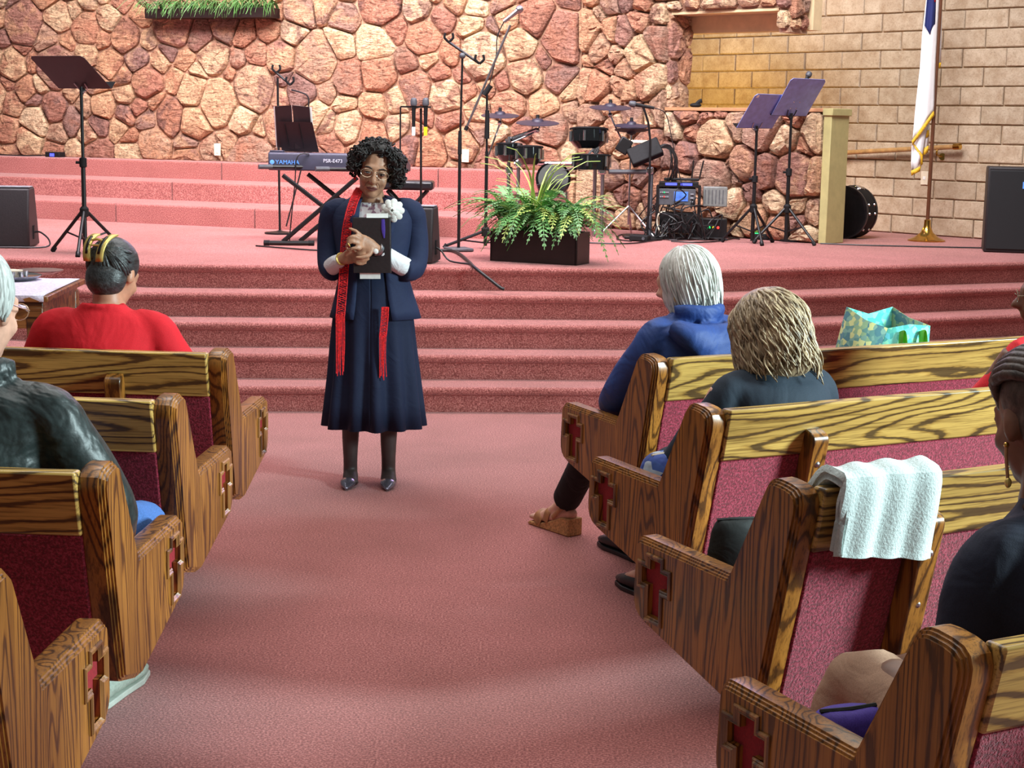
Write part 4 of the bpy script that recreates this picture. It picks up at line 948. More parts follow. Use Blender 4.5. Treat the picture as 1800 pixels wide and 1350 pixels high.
MB().lathe([(.09, 0), (.12, .006), (.145, .022), (.15, .026), (.14, .022), (.10, .012), (.001, .012)], n=28).build('dish', 'chrome', tr)
for k in range(10):
    a = k*.63; MB().lathe([(.010, .018), (.014, .045), (.015, .046)], (.07*math.cos(a), .07*math.sin(a), 0), 10).build('cup', 'silver', tr)
MB().lathe([(.03, .012), (.05, .03), (.055, .05), (.02, .055)], n=16).build('bread_bowl', 'ivory', tr)
pt = ATZ(52, 486, .76); tr = thing('silver_dish', 'oval silver dish behind the tray on the lace cloth', 'dish', (pt.x+.02, pt.y+.12, .7605))
MB().lathe([(.06, 0), (.10, .012), (.12, .02), (.11, .018), (.001, .01)], n=24).build('dish', 'chrome', tr)
MB().lathe([(.10, .021), (.122, .021), (.124, .025), (.10, .024)], n=24).build('rim', 'silver', tr)
# ------------------------------------------------------------------ people
def rotz(a): return Matrix.Rotation(a, 3, 'Z')
def head_parts(m, C, rot, k=1.0, neck=None, face=True):
    """skull, jaw, nose, ears added to a body mesh; local face direction is -y"""
    def P(x, y, z): return Vector(C)+rot @ (V3(x, y, z)*k)
    def E(c, r): m.ell(P(*c), tuple(a*k for a in r), rot, n=16, m=11)
    E((0, .012, .03), (.072, .092, .080)); E((0, -.025, -.03), (.059, .062, .078)); E((0, -.050, -.087), (.030, .032, .026)); E((0, -.02, -.07), (.050, .05, .04))
    for s in (-1, 1):
        E((s*.034, -.058, -.032), (.023, .024, .024)); E((s*.071, .012, -.012), (.010, .020, .031)); E((s*.030, -.072, .004), (.019, .014, .013))
    E((0, -.072, .022), (.05, .018, .014)); E((0, -.082, -.060), (.025, .012, .013))
    m.limb([P(0, -.080, .012), P(0, -.098, -.012), P(0, -.108, -.027), P(0, -.09, -.036)], [.008*k, .010*k, .014*k, .008*k], n=10)
    for s in (-1, 1): E((s*.012, -.093, -.030), (.009, .010, .008))
    if neck: m.limb([P(0, .015, -.03), P(0, .02, -.09), neck], [.052*k, .050*k, .058*k], n=14)
    return P
def glasses(parent, P, rot, k=1.0, z=.006):
    g = None
    for s in (-1, 1):
        pts = [P(s*.033+.025*math.cos(a), -.101+.006*abs(math.cos(a)), z-.004+.018*math.sin(a)) for a in [2*math.pi*i/14 for i in range(15)]]
        o = MB().tube(pts, .0013*k, 5).build('spectacle_rim', 'glass', parent); g = g or o
        MB().add([P(s*.033+.024*math.cos(a), -.101+.006*abs(math.cos(a)), z-.004+.017*math.sin(a)) for a in [2*math.pi*i/14 for i in range(14)]], [tuple(range(14))]).build('lens', 'lens', o, smooth=0)
        MB().tube([P(s*.058, -.097, z), P(s*.074, -.04, z), P(s*.076, .012, z+.003), P(s*.074, .03, z-.012)], .0015*k, 5, 2).build('temple_arm', 'glass', parent)
    MB().tube([P(-.009, -.102, z), P(0, -.106, z+.004), P(.009, -.102, z)], .0013*k, 5, 3).build('bridge', 'glass', parent)
def hand(m, wrist, knuck, up, fingers, thumb, k=1.0):
    """palm slab plus five tapering bent fingers, all rooted in the palm"""
    w_, q = Vector(wrist), Vector(knuck)
    m.limb([w_, w_.lerp(q, .45), q], [(.024*k, .017*k), (.034*k, .015*k), (.036*k, .012*k)], side=up, n=12, round_=True)
    for f_ in fingers: m.limb([q.lerp(Vector(f_[0]), .6)]+[Vector(p) for p in f_], [.0095*k]+[.0092*k, .0086*k, .0076*k, .0062*k][:len(f_)], n=8, sub=3, round_=True)
    m.limb([w_.lerp(q, .3)]+[Vector(p) for p in thumb], [.014*k, .0115*k, .0098*k, .0075*k][:len(thumb)+1], n=8, sub=3, round_=True)
# ---- the standing woman ------------------------------------------------------
WR = Vector((-.635, 7.0, 0))
def W(px, py, d=0): return AT(px, py, 7.0+d)-WR
m = MB()
HC = W(659, 298, -.03); HR = Matrix.Rotation(R(10), 3, 'Y') @ Matrix.Rotation(R(6), 3, 'Z') @ Matrix.Rotation(R(10), 3, 'X')
P = head_parts(m, HC, HR, 1.03, W(656, 362, .015))
m.limb([W(655, 352, .02), W(655, 366, .02), W(655, 400, .0), W(655, 440, .0), W(655, 480, .01), W(655, 520, .01), W(655, 575, .01)], [(.06, .05), (.13, .06), (.145, .09), (.14, .095), (.13, .092), (.15, .10), (.15, .10)], n=18)
for s, (kx, hx, ax) in ((-1, (618, 630, 617)), (1, (680, 676, 682))):
    m.limb([W(hx, 560), W(kx, 660, -.01), W(kx, 735, .015), W(ax, 790, .02), W(ax, 828, .03)], [.085, .058, .036, .026, .022], n=12); m.limb([W(ax, 828, .03), W(ax, 840, -.02), W(ax+1, 849, -.07)], [(.026, .026), (.030, .018), (.028, .010)], n=10)
hl, hr = W(592, 372, .02), W(718, 372, .02)
m.limb([hl+V3(.02, 0, 0), W(580, 420, .03), W(580, 468, -.02), W(590, 462, -.09), W(602, 455, -.15)], [.036, .036, .034, .028, .022], n=12); m.limb([hr+V3(-.02, 0, 0), W(728, 420, .03), W(722, 468, -.02), W(692, 455, -.11), W(661, 437, -.185)], [.036, .038, .034, .028, .022], n=12)
hand(m, W(661, 437, -.185), W(634, 424, -.212), (0, 0, 1), [[W(635, 414, -.222), W(625, 406, -.238), W(615, 402, -.240)], [W(632, 420, -.232), W(620, 415, -.248), W(612, 420, -.244), W(611, 425, -.236)], [W(631, 428, -.234), W(618, 425, -.25), W(610, 431, -.244), W(609, 437, -.235)], [W(633, 437, -.232), W(621, 436, -.245), W(613, 441, -.236)]], [W(650, 447, -.212), W(638, 452, -.225), W(627, 452, -.228)], .95)
hand(m, W(602, 455, -.15), W(622, 449, -.185), (0, 0, 1), [[W(630, 443, -.200), W(641, 441, -.204), W(650, 440, -.196)], [W(631, 449, -.205), W(642, 449, -.206), W(651, 447, -.198)], [W(630, 456, -.203), W(640, 457, -.202), W(648, 455, -.196)], [W(627, 462, -.198), W(635, 464, -.197), W(642, 462, -.192)]], [W(609, 444, -.18), W(617, 438, -.205), W(624, 436, -.215)], .95)
wm = m.organic('person', 'skin_mid', None, .0055, 3); wm.location = WR
tag(wm, 'standing woman in navy suit and red scarf holding a black book with both hands', 'person')
# face details
for s in (-1, 1):
    e = MB().ell(P(s*.030, -.083, .001), (.0125, .006, .0045), HR, 10, 7).build('eye', 'eyewhite', wm); MB().ell(P(s*.030-.002, -.0875, .0), (.005, .003, .0042), HR, 8, 6).build('iris', 'iris', e)
    MB().limb([P(s*.014, -.091, .021), P(s*.03, -.092, .027), P(s*.048, -.082, .022)], [.0025, .0035, .0018], n=6, sub=3).build('eyebrow', 'hair_black', wm)
    MB().limb([P(s*.017, -.0895, .004), P(s*.03, -.0915, .0065), P(s*.044, -.084, .003)], [.0015, .0022, .0012], n=6, sub=3).build('eyelash', 'iris', wm)
    MB().tube([P(s*.018, -.092, -.030), P(s*.028, -.088, -.045), P(s*.030, -.082, -.058)], .0016, 5, 3).build('smile_line', 'skin_dark', wm)
    er = MB().ell(P(s*.076, .0, -.05), (.006, .004, .012), HR, 8, 6).build('earring', 'silver' if s > 0 else 'scarf', wm)
MB().limb([P(-.024, -.089, -.060), P(-.008, -.096, -.056), P(0, -.0965, -.058), P(.008, -.096, -.056), P(.024, -.089, -.060)], [.001, .0045, .004, .0045, .001], n=7, sub=3).limb([P(-.022, -.089, -.062), P(0, -.096, -.067), P(.022, -.089, -.062)], [.001, .005, .001], n=7, sub=4).build('lips', 'lips', wm)
glasses(wm, P, HR, .98)
# curly hair: body of hair plus individual curls
hv = [((0, .038, .045), (.100, .088, .080)), ((0, -.02, .096), (.078, .06, .032)), ((.088, .0, .022), (.038, .062, .068)), ((-.082, .0, .025), (.034, .058, .062)), ((.0, .06, -.01), (.09, .06, .06)), ((.098, .012, -.018), (.03, .045, .045)), ((-.062, -.045, .066), (.030, .032, .03)), ((.066, -.045, .062), (.032, .034, .034))]
g = MB()
for c, r_ in hv: g.ell(P(*c), tuple(a*.92 for a in r_), HR, 14, 10)
hair = g.organic('hair', 'hair_black', wm, .008, 2)
rg = random.Random(21); g = MB(); cnt = 0
while cnt < 620:
    c, r_ = rg.choice(hv); d = Vector((rg.gauss(0, 1), rg.gauss(0, 1), rg.gauss(0, 1))).normalized(); q = V3(c[0]+d.x*r_[0]*.95, c[1]+d.y*r_[1]*.95, c[2]+d.z*r_[2]*.95)
    if abs(q.x) < .052 and q.y < -.03 and q.z < .074: continue
    if any(sum(((q[i]-c2[i])/r2[i])**2 for i in range(3)) < .72 for c2, r2 in hv): continue
    cnt += 1; rad = rg.uniform(.006, .011); a = Vector((rg.gauss(0, 1), rg.gauss(0, 1), rg.gauss(0, 1))).cross(d).normalized(); b_ = d.cross(a) if rg.random() < .5 else d
    g.limb([P(*(q+a*(rad*math.cos(u))+b_*(rad*math.sin(u))+d*.002)) for u in (0, 1.1, 2.2, 3.3, 4.4)], [.0026, .0034, .0034, .003, .0014], n=5, sub=2)
g.build('curls', 'hair_black', hair, smooth=180)
# clothing
def shell(name, m_, parent, rows, gaps, n=40, solid=.006, wave=None):
    g = []
    for i, (px, py, a, b_, d) in enumerate(rows):
        c = W(px, py, d); gp = gaps[i]; r_ = []
        for k in range(n+1):
            th = gp+(2*math.pi-2*gp)*k/n; wv = wave(i, th) if wave else 0
            r_.append(c+V3(math.sin(th)*(a+wv), -math.cos(th)*(b_+wv), 0))
        g.append(r_)
    return MB().sheet(g).build(name, m_, parent, smooth=80, solid=solid)
jr = [(655, 344, .066, .058, .02), (655, 350, .10, .066, .02), (655, 357, .150, .078, .015), (655, 367, .176, .092, .01), (655, 385, .176, .112, .0), (655, 410, .168, .122, -.005), (655, 440, .158, .122, 0), (656, 470, .150, .118, .0), (657, 495, .156, .120, .0), (658, 520, .172, .130, .0), (659, 542, .188, .138, 0), (659, 557, .198, .144, 0)]
jg = [.95, .82, .66, .55, .48, .44, .42, .42, .42, .42, .43, .44]
jk = shell('jacket', 'navy', wm, jr, jg, wave=lambda i, th: .005*math.sin(th*5+.6)*max(0, (i-6)/5))
for s in (-1, 1):   # lapels
    pts = [(W(655+s*17, 347, -.045), W(655+s*27, 350, -.04)), (W(655+s*22, 362, -.085), W(655+s*38, 366, -.088)), (W(655+s*24, 385, -.112), W(655+s*42, 385, -.112)), (W(655+s*24, 412, -.124), W(655+s*36, 412, -.122)), (W(655+s*25, 440, -.124), W(655+s*27, 440, -.124))]
    MB().sheet([[a+V3(0, -.006, 0), a.lerp(b_, .5)+V3(0, -.012, 0), b_+V3(0, -.006, 0)] for a, b_ in pts]).build('lapel', 'navy', jk, smooth=60, solid=.005)
MB().limb([hl+V3(.045, -.01, .012), W(587, 372, .015), W(580, 398, .03), W(577, 440, .02), W(579, 470, -.02), W(588, 476, -.06)], [.050, .054, .053, .050, .049, .047], n=16).organic('sleeve', 'navy', wm, .009, 3)
MB().limb([hr+V3(-.045, -.01, .012), W(724, 372, .015), W(730, 398, .03), W(733, 440, .02), W(727, 472, -.03), W(708, 474, -.085)], [.050, .054, .053, .052, .051, .049], n=16).organic('sleeve', 'navy', wm, .009, 3)
MB().limb([W(582, 470, -.04), W(590, 463, -.095), W(599, 457, -.140)], [.040, .037, .028], n=14).organic('shirt_cuff', 'whitecloth', wm, .007, 2)
MB().limb([W(714, 471, -.06), W(695, 460, -.11), W(678, 448, -.145), W(668, 441, -.17)], [.044, .042, .037, .028], n=14).organic('shirt_cuff', 'whitecloth', wm, .007, 2)
shell('blouse', 'blouse', wm, [(655, 356, .085, .062, .01), (655, 368, .15, .085, .0), (655, 400, .155, .107, .0), (655, 440, .15, .108, 0), (655, 477, .14, .105, 0)], [.0]*5, 30)
def fl(i, th):
    k = max(0, i-1)/5; return k*(.021*math.sin(th*12+.4*math.sin(th*3))+.008*math.sin(th*7+1))
shell('skirt', 'navyskirt', wm, [(655, 474, .142, .110, .0), (656, 520, .158, .122, 0), (656, 560, .172, .13, 0), (656, 610, .182, .138, 0), (657, 660, .192, .146, 0), (657, 705, .202, .152, 0), (657, 748, .212, .158, 0)], [0]*7, 140, wave=fl)
for s, ax in ((-1, 616), (1, 683)):
    MB().limb([W(ax+1, 735, .015), W(ax, 775, .02), W(ax, 805, .022), W(ax, 828, .03), W(ax, 841, -.02), W(ax+1, 850, -.075)], [.0415, .037, .0325, .0325, (.036, .029), (.034, .017)], n=14).organic('stocking', 'stocking', wm, .008, 2)
    f0 = W(ax, 850, 0); f0.z = 0; sh = MB()
    sh.limb([f0+V3(0, .085, .045), f0+V3(0, .06, .035), f0+V3(0, .0, .028), f0+V3(s*.003, -.06, .024), f0+V3(s*.004, -.10, .018), f0+V3(s*.004, -.145, .010)], [(.022, .030), (.028, .022), (.032, .016), (.037, .020), (.030, .017), (.006, .006)], n=14)
    so = sh.organic('shoe', 'silvershoe', wm, .006, 3); MB().box(f0+V3(0, .08, .022), (.022, .024, .044)).build('heel', 'silvershoe', so, bevel=.003)
# scarf: crocheted net band and hanging fringe
def scarf(path, wd, fr0, fr1, nfr):
    pts = catmull([tuple(W(*p)) for p in path], 10); pv = [Vector(p) for p in pts]; n = len(pv); g = MB()
    sd = V3(1, 0, 0)
    for ph in (0, math.pi, math.pi/2):
        line = []
        for i in range(n*3):
            u = i/(n*3-1)*(n-1); a = int(u); p = pv[a].lerp(pv[min(a+1, n-1)], u-a); line.append(p+sd*(wd/2*math.sin(i*.7+ph))+V3(0, -.002*math.cos(i*2.1+ph), 0))
        g.tube(line, .0016, 4)
    for s in (-1, 1): g.tube([p+sd*s*wd/2 for p in pv], .0026, 5)
    for i in range(0, n, 3): g.tube([pv[i]-sd*wd/2, pv[i]+sd*wd/2], .0014, 4)
    o = g.build('scarf', 'scarf', wm, smooth=60); e = pv[-1]
    for k in range(nfr):
        x = (k/(nfr-1)-.5)*wd; L = (W(0, fr1).z-W(0, fr0).z)*random.uniform(.92, 1.05)
        MB().tube([e+V3(x, -.002, 0), e+V3(x*.9+.003*math.sin(k), -.006, L*.5), e+V3(x*.9+.004*math.sin(k*2.3), -.004, L)], .0022, 5, 4).build('fringe_cord', 'scarf', o)
scarf([(634, 330, .02), (628, 340, -.05), (619, 362, -.10), (611, 395, -.125), (607, 430, -.128), (605, 470, -.130), (602, 510, -.135), (598, 556, -.148)], .036, 556, 658, 9)
scarf([(677, 540, -.155), (676, 560, -.158), (673, 590, -.16)], .028, 590, 664, 7)
# corsage, jewellery
fc = W(690, 370, -.135); co = MB().ell(fc, (.018, .014, .018), n=10, m=7).build('corsage', 'petal', wm)
rg = random.Random(4)
for ring, (n, rr, tl) in enumerate(((9, .034, .35), (7, .024, .7), (5, .013, 1.1))):
    for k in range(n):
        a = 2*math.pi*k/n+ring*.4; q = fc+V3(rr*math.cos(a), -.006-.007*ring, rr*math.sin(a)); MB().ell(q, (.019-.003*ring, .005, .016-.003*ring), Matrix.Rotation(-a, 3, 'Y') @ Matrix.Rotation(tl*rg.uniform(.6, 1.1), 3, 'Z'), 10, 6).build('petal', 'petal', co)
MB().tube([W(654, 360, -.06)+V3(.04*math.sin(a), -.03*abs(math.cos(a)), -.012-.035*math.cos(a)) for a in [(-1.3+2.6*i/12) for i in range(13)]], .0018, 5).build('necklace', 'gold', wm)
wc = W(664, 438.5, -.178); wa_ = (W(690, 455, -.11)-W(661, 437, -.185)).normalized().to_track_quat('Z', 'Y').to_matrix()
wt = MB().lathe([(.029, -.008), (.031, -.006), (.031, .006), (.029, .008)], wc, 20, wa_).build('wrist_watch', 'silver', wm); MB().ell(wc+V3(-.006, -.028, -.006), (.012, .006, .012), n=10, m=6).build('watch_face', 'white', wt)
MB().lathe([(.0275, -.002), (.029, 0), (.0275, .002)], W(601, 455, -.146), 18, (W(602, 455, -.15)-W(590, 462, -.09)).normalized().to_track_quat('Z', 'Y').to_matrix()).build('bracelet', 'gold', wm)
MB().lathe([(.0098, -.002), (.0106, 0), (.0098, .002)], W(613.5, 430, -.247), 12, Matrix.Rotation(R(60), 3, 'Y')).build('ring', 'gold', wm)
# the book
bk = thing('black_book', 'black bound book clasped to the chest of the standing woman', 'book', tuple(W(654, 431, -.168)+WR), R(0))
BW, BHt = .158, .235; rb = Matrix.Rotation(R(-1), 3, 'Y')
for y in (-.017, .017): MB().box((0, y, 0), (BW, .003, BHt), rb).build('cover', 'book', bk, bevel=.001)
MB().box((.0, 0, 0), (BW-.008, .031, BHt-.008), rb).build('pages', 'white', bk); MB().box((BW/2, 0, 0), (.004, .036, BHt), rb).build('spine', 'book', bk, bevel=.001)
MB().box((.022, .002, BHt/2+.006), (.092, .004, .024), rb).build('loose_paper', 'white', bk); MB().box((-.008, .004, -BHt/2-.012), (.088, .004, .03), rb).build('loose_paper', 'white', bk)
MB().limb([(.048, -.019, BHt/2-.005), (.05, -.022, BHt/2-.05), (.053, -.021, BHt/2-.085)], [(.007, .0015), (.008, .0015), (.003, .0015)], n=6).build('purple_ribbon', 'purple', bk)
# ------------------------------------------------------------------ seated people (local: facing +y, floor at z=0)
def seat_pos(px, py, phi, u, w_, s=1):
    a = R(phi); return (px-math.sin(a)*u+s*math.cos(a)*w_, py+math.cos(a)*u+s*math.sin(a)*w_, 0)
def seated(label, pos, rz, skin, top, legs, hd, hrot, hk, sh, arms, legj, torso, hands=True, neckz=None, topvox=.011, top_name='jacket', leg_name='trousers', extra_top=None, bulk=1.0):
    m = MB(); rot = hrot @ Matrix.Rotation(math.pi, 3, 'Z')
    nb = V3(hd[0]*.5, hd[1]*.35, sh[2]+.035)
    P = head_parts(m, hd, rot, hk, nb)
    tp = [V3(0, torso[0], .50), V3(0, torso[1], .66), V3(0, torso[2], .82), V3(0, torso[3], sh[2]-.01), V3(0, torso[3]+.01, sh[2]+.045)]
    tr = [(.155, .12), (.14, .105), (.15, .10), (sh[0]*.86, .072), (.06, .05)]
    m.limb(tp, tr, n=16)
    for s in (-1, 1):
        e, w_ = arms[0 if s < 0 else 1]; m.limb([V3(s*sh[0], torso[3], sh[2]-.02), Vector(e), Vector(w_)], [.042, .036, .024], n=10)
        d = (Vector(w_)-Vector(e)).normalized(); k_ = Vector(w_)+d*.07
        if hands:
            sd = V3(-d.y, d.x, 0).normalized() if abs(d.z) < .95 else V3(1, 0, 0)
            hand(m, w_, k_, tuple(sd), [[k_+d*.02+sd*o, k_+d*.045+sd*o*1.1+V3(0, 0, -.012), k_+d*.055+sd*o*1.1+V3(0, 0, -.03)] for o in (-.027, -.009, .009, .026)], [Vector(w_)+d*.03-sd*s*.03, Vector(w_)+d*.06-sd*s*.042, Vector(w_)+d*.08-sd*s*.036], .9)
        kn, an, ft = legj[0 if s < 0 else 1]; m.limb([V3(s*.085, .05, .53), V3(*kn), V3(*an)], [.07, .052, .034], n=12); fd = V3(ft[0]-an[0], ft[1]-an[1], 0).normalized(); m.limb([V3(*an), V3(*an)+fd*.07+V3(0, 0, (ft[2]-an[2])*.55), V3(*ft)+fd*-.02], [(.03, .03), (.034, .024), (.032, .015)], n=10); m.limb([V3(an[0], an[1], max(.045, an[2]-.05))-fd*.032, V3(an[0], an[1], ft[2]+.018)+fd*.08, V3(*ft)], [(.028, .026), (.036, .022), (.032, .014)], n=10, round_=True)
    o = m.organic('person', skin, None, .009, 3); o.location = pos; o.rotation_euler = (0, 0, rz); tag(o, label, 'person')
    g = MB(); B = .017*bulk
    g.limb([V3(0, torso[0], .47)]+tp[1:]+[tp[-1]+V3(0, 0, .012)], [(a+B, b_+B) for a, b_ in tr]+[(.062, .056)], n=22)
    for s in (-1, 1):
        e, w_ = arms[0 if s < 0 else 1]; e, w_ = Vector(e), Vector(w_)
        g.limb([V3(s*(sh[0]-.09), torso[3], sh[2]+.0), V3(s*(sh[0]-.02), torso[3], sh[2]-.018), V3(s*(sh[0]+.005), torso[3]+.01, sh[2]-.075), (V3(s*sh[0], torso[3], sh[2])+e)/2+V3(s*.008, 0, -.03), e, e.lerp(w_, .5), w_.lerp(e, .06)], [.040*bulk, .046*bulk, .052*bulk, .052*bulk, .050*bulk, .046*bulk, .036*bulk], n=14)
    if extra_top: extra_top(g)
    tpo = g.organic(top_name, top, o, topvox, 4)
    g = MB()
    for s in (-1, 1):
        kn, an, ft = legj[0 if s < 0 else 1]; kn, an = V3(*kn), V3(*an)
        g.limb([V3(s*.085, -.02, .53), V3(s*.088, .05, .53), (V3(s*.085, .05, .53)+kn)/2, kn, kn.lerp(an, .5), an+(kn-an).normalized()*.008], [.092, .092, .080, .066, .060, .058], n=14)
    g.organic(leg_name, legs, o, .011, 3)
    return o, P, rot, tpo
def shoe(parent, ft, an, m_='blackshoe', k=1.0, sole='blackshoe'):
    a, f_ = V3(*an), V3(*ft); d = V3(f_.x-a.x, f_.y-a.y, 0).normalized(); h = V3(a.x, a.y, 0)-d*.05
    s = MB().limb([h+V3(0, 0, .05), h+d*.05+V3(0, 0, .055), h+d*.13+V3(0, 0, .045), h+d*.21+V3(0, 0, .034), h+d*.265*k+V3(0, 0, .026)], [(.032, .040), (.036, .042), (.040, .034), (.042, .024), (.024, .014)], side=(-d.y, d.x, 0), n=14, round_=True).organic('shoe', m_, parent, .007, 3)
    rs = []
    for z in (0.001, .018): rs.append([h+d*u+V3(-d.y, d.x, 0)*w_+V3(0, 0, z) for u, w_ in ((-.03, -.022), (.0, -.034), (.1, -.036), (.2, -.044), (.262*k, -.028), (.285*k, 0), (.262*k, .028), (.2, .044), (.1, .036), (0, .034), (-.03, .022))])
    MB().rings(rs).build('sole', sole, s, bevel=.003); return s
def locks(parent, P, name, m_, n, az, c, r_, el, rad, wave=0, wfreq=3, drop=0, seed=1, tuck=0, jit=.03, np=8, sides=5):
    """strands combed over an ellipsoid (head-local) from crown to hem, then hanging"""
    rg = random.Random(seed); g = MB()
    for i in range(n):
        a0 = R(rg.uniform(*az)); e0 = R(rg.uniform(el[0], el[1])); e1 = R(el[2]+rg.uniform(-6, 6)); ph = rg.uniform(0, 6.28); j = 1+rg.uniform(-jit, jit); pts = []; rr = []
        tot = np+(4 if drop else 0); L = drop*rg.uniform(.55, 1.15)
        for k in range(tot):
            v = k/(tot-1); u = min(1, k/(np-1)); e_ = e0+(e1-e0)*u; a = a0+wave*math.sin(v*wfreq*2+ph)*v; q = j+wave*.3*math.cos(v*wfreq*2+ph*1.3)*v
            dz = L*max(0, k-np+1)/4; q -= tuck*(dz/max(L, 1e-4))**2*8
            pts.append(P(c[0]+r_[0]*math.cos(e_)*math.cos(a)*q, c[1]+r_[1]*math.cos(e_)*math.sin(a)*q, c[2]+r_[2]*math.sin(e_)*q)+V3(0, 0, -dz)); rr.append(rad*(.5+.8*math.sin(math.pi*min(1, v*.85+.15))))
        g.limb(pts, [max(.0008, x) for x in rr], n=sides, sub=2)
    return g.build(name, m_, parent, smooth=180)
def wavy(parent, P, name, m_, n, c, r_, az, el, zend, rad, amp, lam, seed, flare=.0):
    """wavy strands that start anywhere over the crown, follow the head and hang to zend (head-local)"""
    rg = random.Random(seed); g = MB()
    for i in range(n):
        a0 = R(rg.uniform(*az)); e = R(rg.uniform(*el)); ph = rg.uniform(0, 6.28); A = amp*rg.uniform(.6, 1.3); q = rg.uniform(.95, 1.07); L = rg.uniform(.10, .19); pts = []; rr = []; s_ = 0; z_end = zend+rg.uniform(-.02, .035); drift = rg.uniform(-.5, .5)
        rxy = None; z = None; k = 0
        while s_ < L:
            u = s_/L; w_ = A*min(1, u*2.5)
            if e > R(-8):
                x, y, z = r_[0]*math.cos(e)*math.cos(a0), r_[1]*math.cos(e)*math.sin(a0), r_[2]*math.sin(e); nx, ny, nz = math.cos(e)*math.cos(a0), math.cos(e)*math.sin(a0), math.sin(e); e -= .016/r_[2]; rxy = 1.0
            else:
                z -= .016; rxy += flare*.016; x, y = r_[0]*rxy*math.cos(a0), r_[1]*rxy*math.sin(a0); nx, ny, nz = math.cos(a0), math.sin(a0), 0
                if c[2]+z < z_end: break
            a0 += drift*.03
            si, co = math.sin(2*math.pi*s_/lam+ph), math.cos(2*math.pi*s_/lam+ph)
            pts.append(P(c[0]+(x+nx*w_*.5*co)*q-math.sin(a0)*w_*si, c[1]+(y+ny*w_*.5*co)*q+math.cos(a0)*w_*si, c[2]+(z+nz*w_*.5*co)*q)); rr.append(rad*(.45+.75*math.sin(math.pi*min(1, .2+u*.8)))); s_ += .016
        if len(pts) > 3: g.limb(pts, rr, n=5, sub=2)
    return g.build(name, m_, parent, smooth=180)
# ---- white haired woman in the blue coat (front right pew)
def hood(g):
    g.limb([V3(-.13, -.10, .96), V3(-.09, -.145, .93), V3(0, -.155, .90), V3(.09, -.145, .93), V3(.13, -.10, .96)], [(.035, .03), (.05, .05), (.045, .075), (.05, .05), (.035, .03)], side=(0, 1, 0), n=12)
    g.limb([V3(-.09, -.05, 1.0), V3(-.05, -.095, 1.005), V3(0, -.11, 1.0), V3(.05, -.095, 1.005), V3(.09, -.05, 1.0)], [(.018, .03)]*5, side=(0, 1, 0), n=10)
hr1 = Matrix.Rotation(R(24), 3, 'Z') @ Matrix.Rotation(R(-16), 3, 'X')
la = (.075, .93, .135); lf = (.042, 1.120, .030)
o, P, rot, tp = seated('white haired woman in a blue hooded coat, front right pew', seat_pos(.171, 5.488, 27.76, -.33, .30), R(27.76), 'skin_pale', 'bluecoat', 'blackpants', V3(-.005, .035, 1.095), hr1, .98, (.165, 0, .945), [((-.20, .13, .69), (-.07, .36, .60)), ((.20, .12, .68), (.06, .36, .60))], [((-.03, .50, .50), la, lf), ((.12, .44, .50), (.12, .5, .11), (.12, .63, .05))], (.0, -.02, -.03, -.02), extra_top=hood, bulk=1.12, top_name='hooded_coat')
g = MB()
for c, r_ in (((0, .022, .03), (.088, .100, .086)), ((0, .04, -.045), (.090, .080, .075)), ((.05, .0, -.05), (.036, .06, .07)), ((-.05, .0, -.05), (.036, .06, .07))): g.ell(P(*c), r_, rot, 16, 11)
hb = g.organic('hair', 'hair_white', o, .008, 4)
wavy(hb, P, 'hair_strands', 'hair_white', 520, (0, .025, .0), (.092, .104, .110), (-38, 218), (-5, 88), -.115, .0034, .0035, .16, 3, -1.2)
MB().tube([P(.078+.014*math.cos(a), .01, -.06+.014*math.sin(a)) for a in [2*math.pi*i/12 for i in range(13)]], .0022, 5).build('hoop_earring', 'gold', o)
# tan wedge sandal and foot
for side, an, ft in ((0, la, lf),):
    a = V3(*an); d = V3(lf[0]-la[0], lf[1]-la[1], 0).normalized(); h = V3(a.x, a.y, 0)-d*.06; sd = V3(-d.y, d.x, 0)
    out = [(0, .072), (.05, .070), (.12, .040), (.19, .018), (.25, .016), (.262, .006), (.25, .001), (0.0, .001)]
    sn = MB().rings([[h+d*u+sd*w_+V3(0, 0, z) for u, z in out] for w_ in (-.036, .036)]).build('wedge_sandal', 'cork', o, bevel=.004)
    for u0, zt, wd_ in ((.19, .066, .024), (.135, .092, .016)):
        MB().limb([h+d*(u0+.01)+sd*.038+V3(0, 0, .02+(.2-u0)*.25), h+d*u0+sd*.032+V3(0, 0, zt-.016), h+d*(u0-.005)+V3(0, 0, zt), h+d*(u0-.01)-sd*.032+V3(0, 0, zt-.016), h+d*(u0-.02)-sd*.038+V3(0, 0, .02+(.2-u0)*.25)], [(wd_, .004)]*5, side=tuple(d), n=8, sub=4).build('strap', 'leatan', sn)
    MB().limb([h+d*.1+sd*.036+V3(0, 0, .06), h+d*.03+sd*.034+V3(0, 0, .12), h+d*.0+V3(0, 0, .13), h+d*.03-sd*.034+V3(0, 0, .12), h+d*.1-sd*.036+V3(0, 0, .06)], [(.010, .004)]*5, side=(0, 0, 1), n=8, sub=3).build('strap', 'leatan', sn)
shoe(o, (.12, .63, .05), (.12, .5, .11))
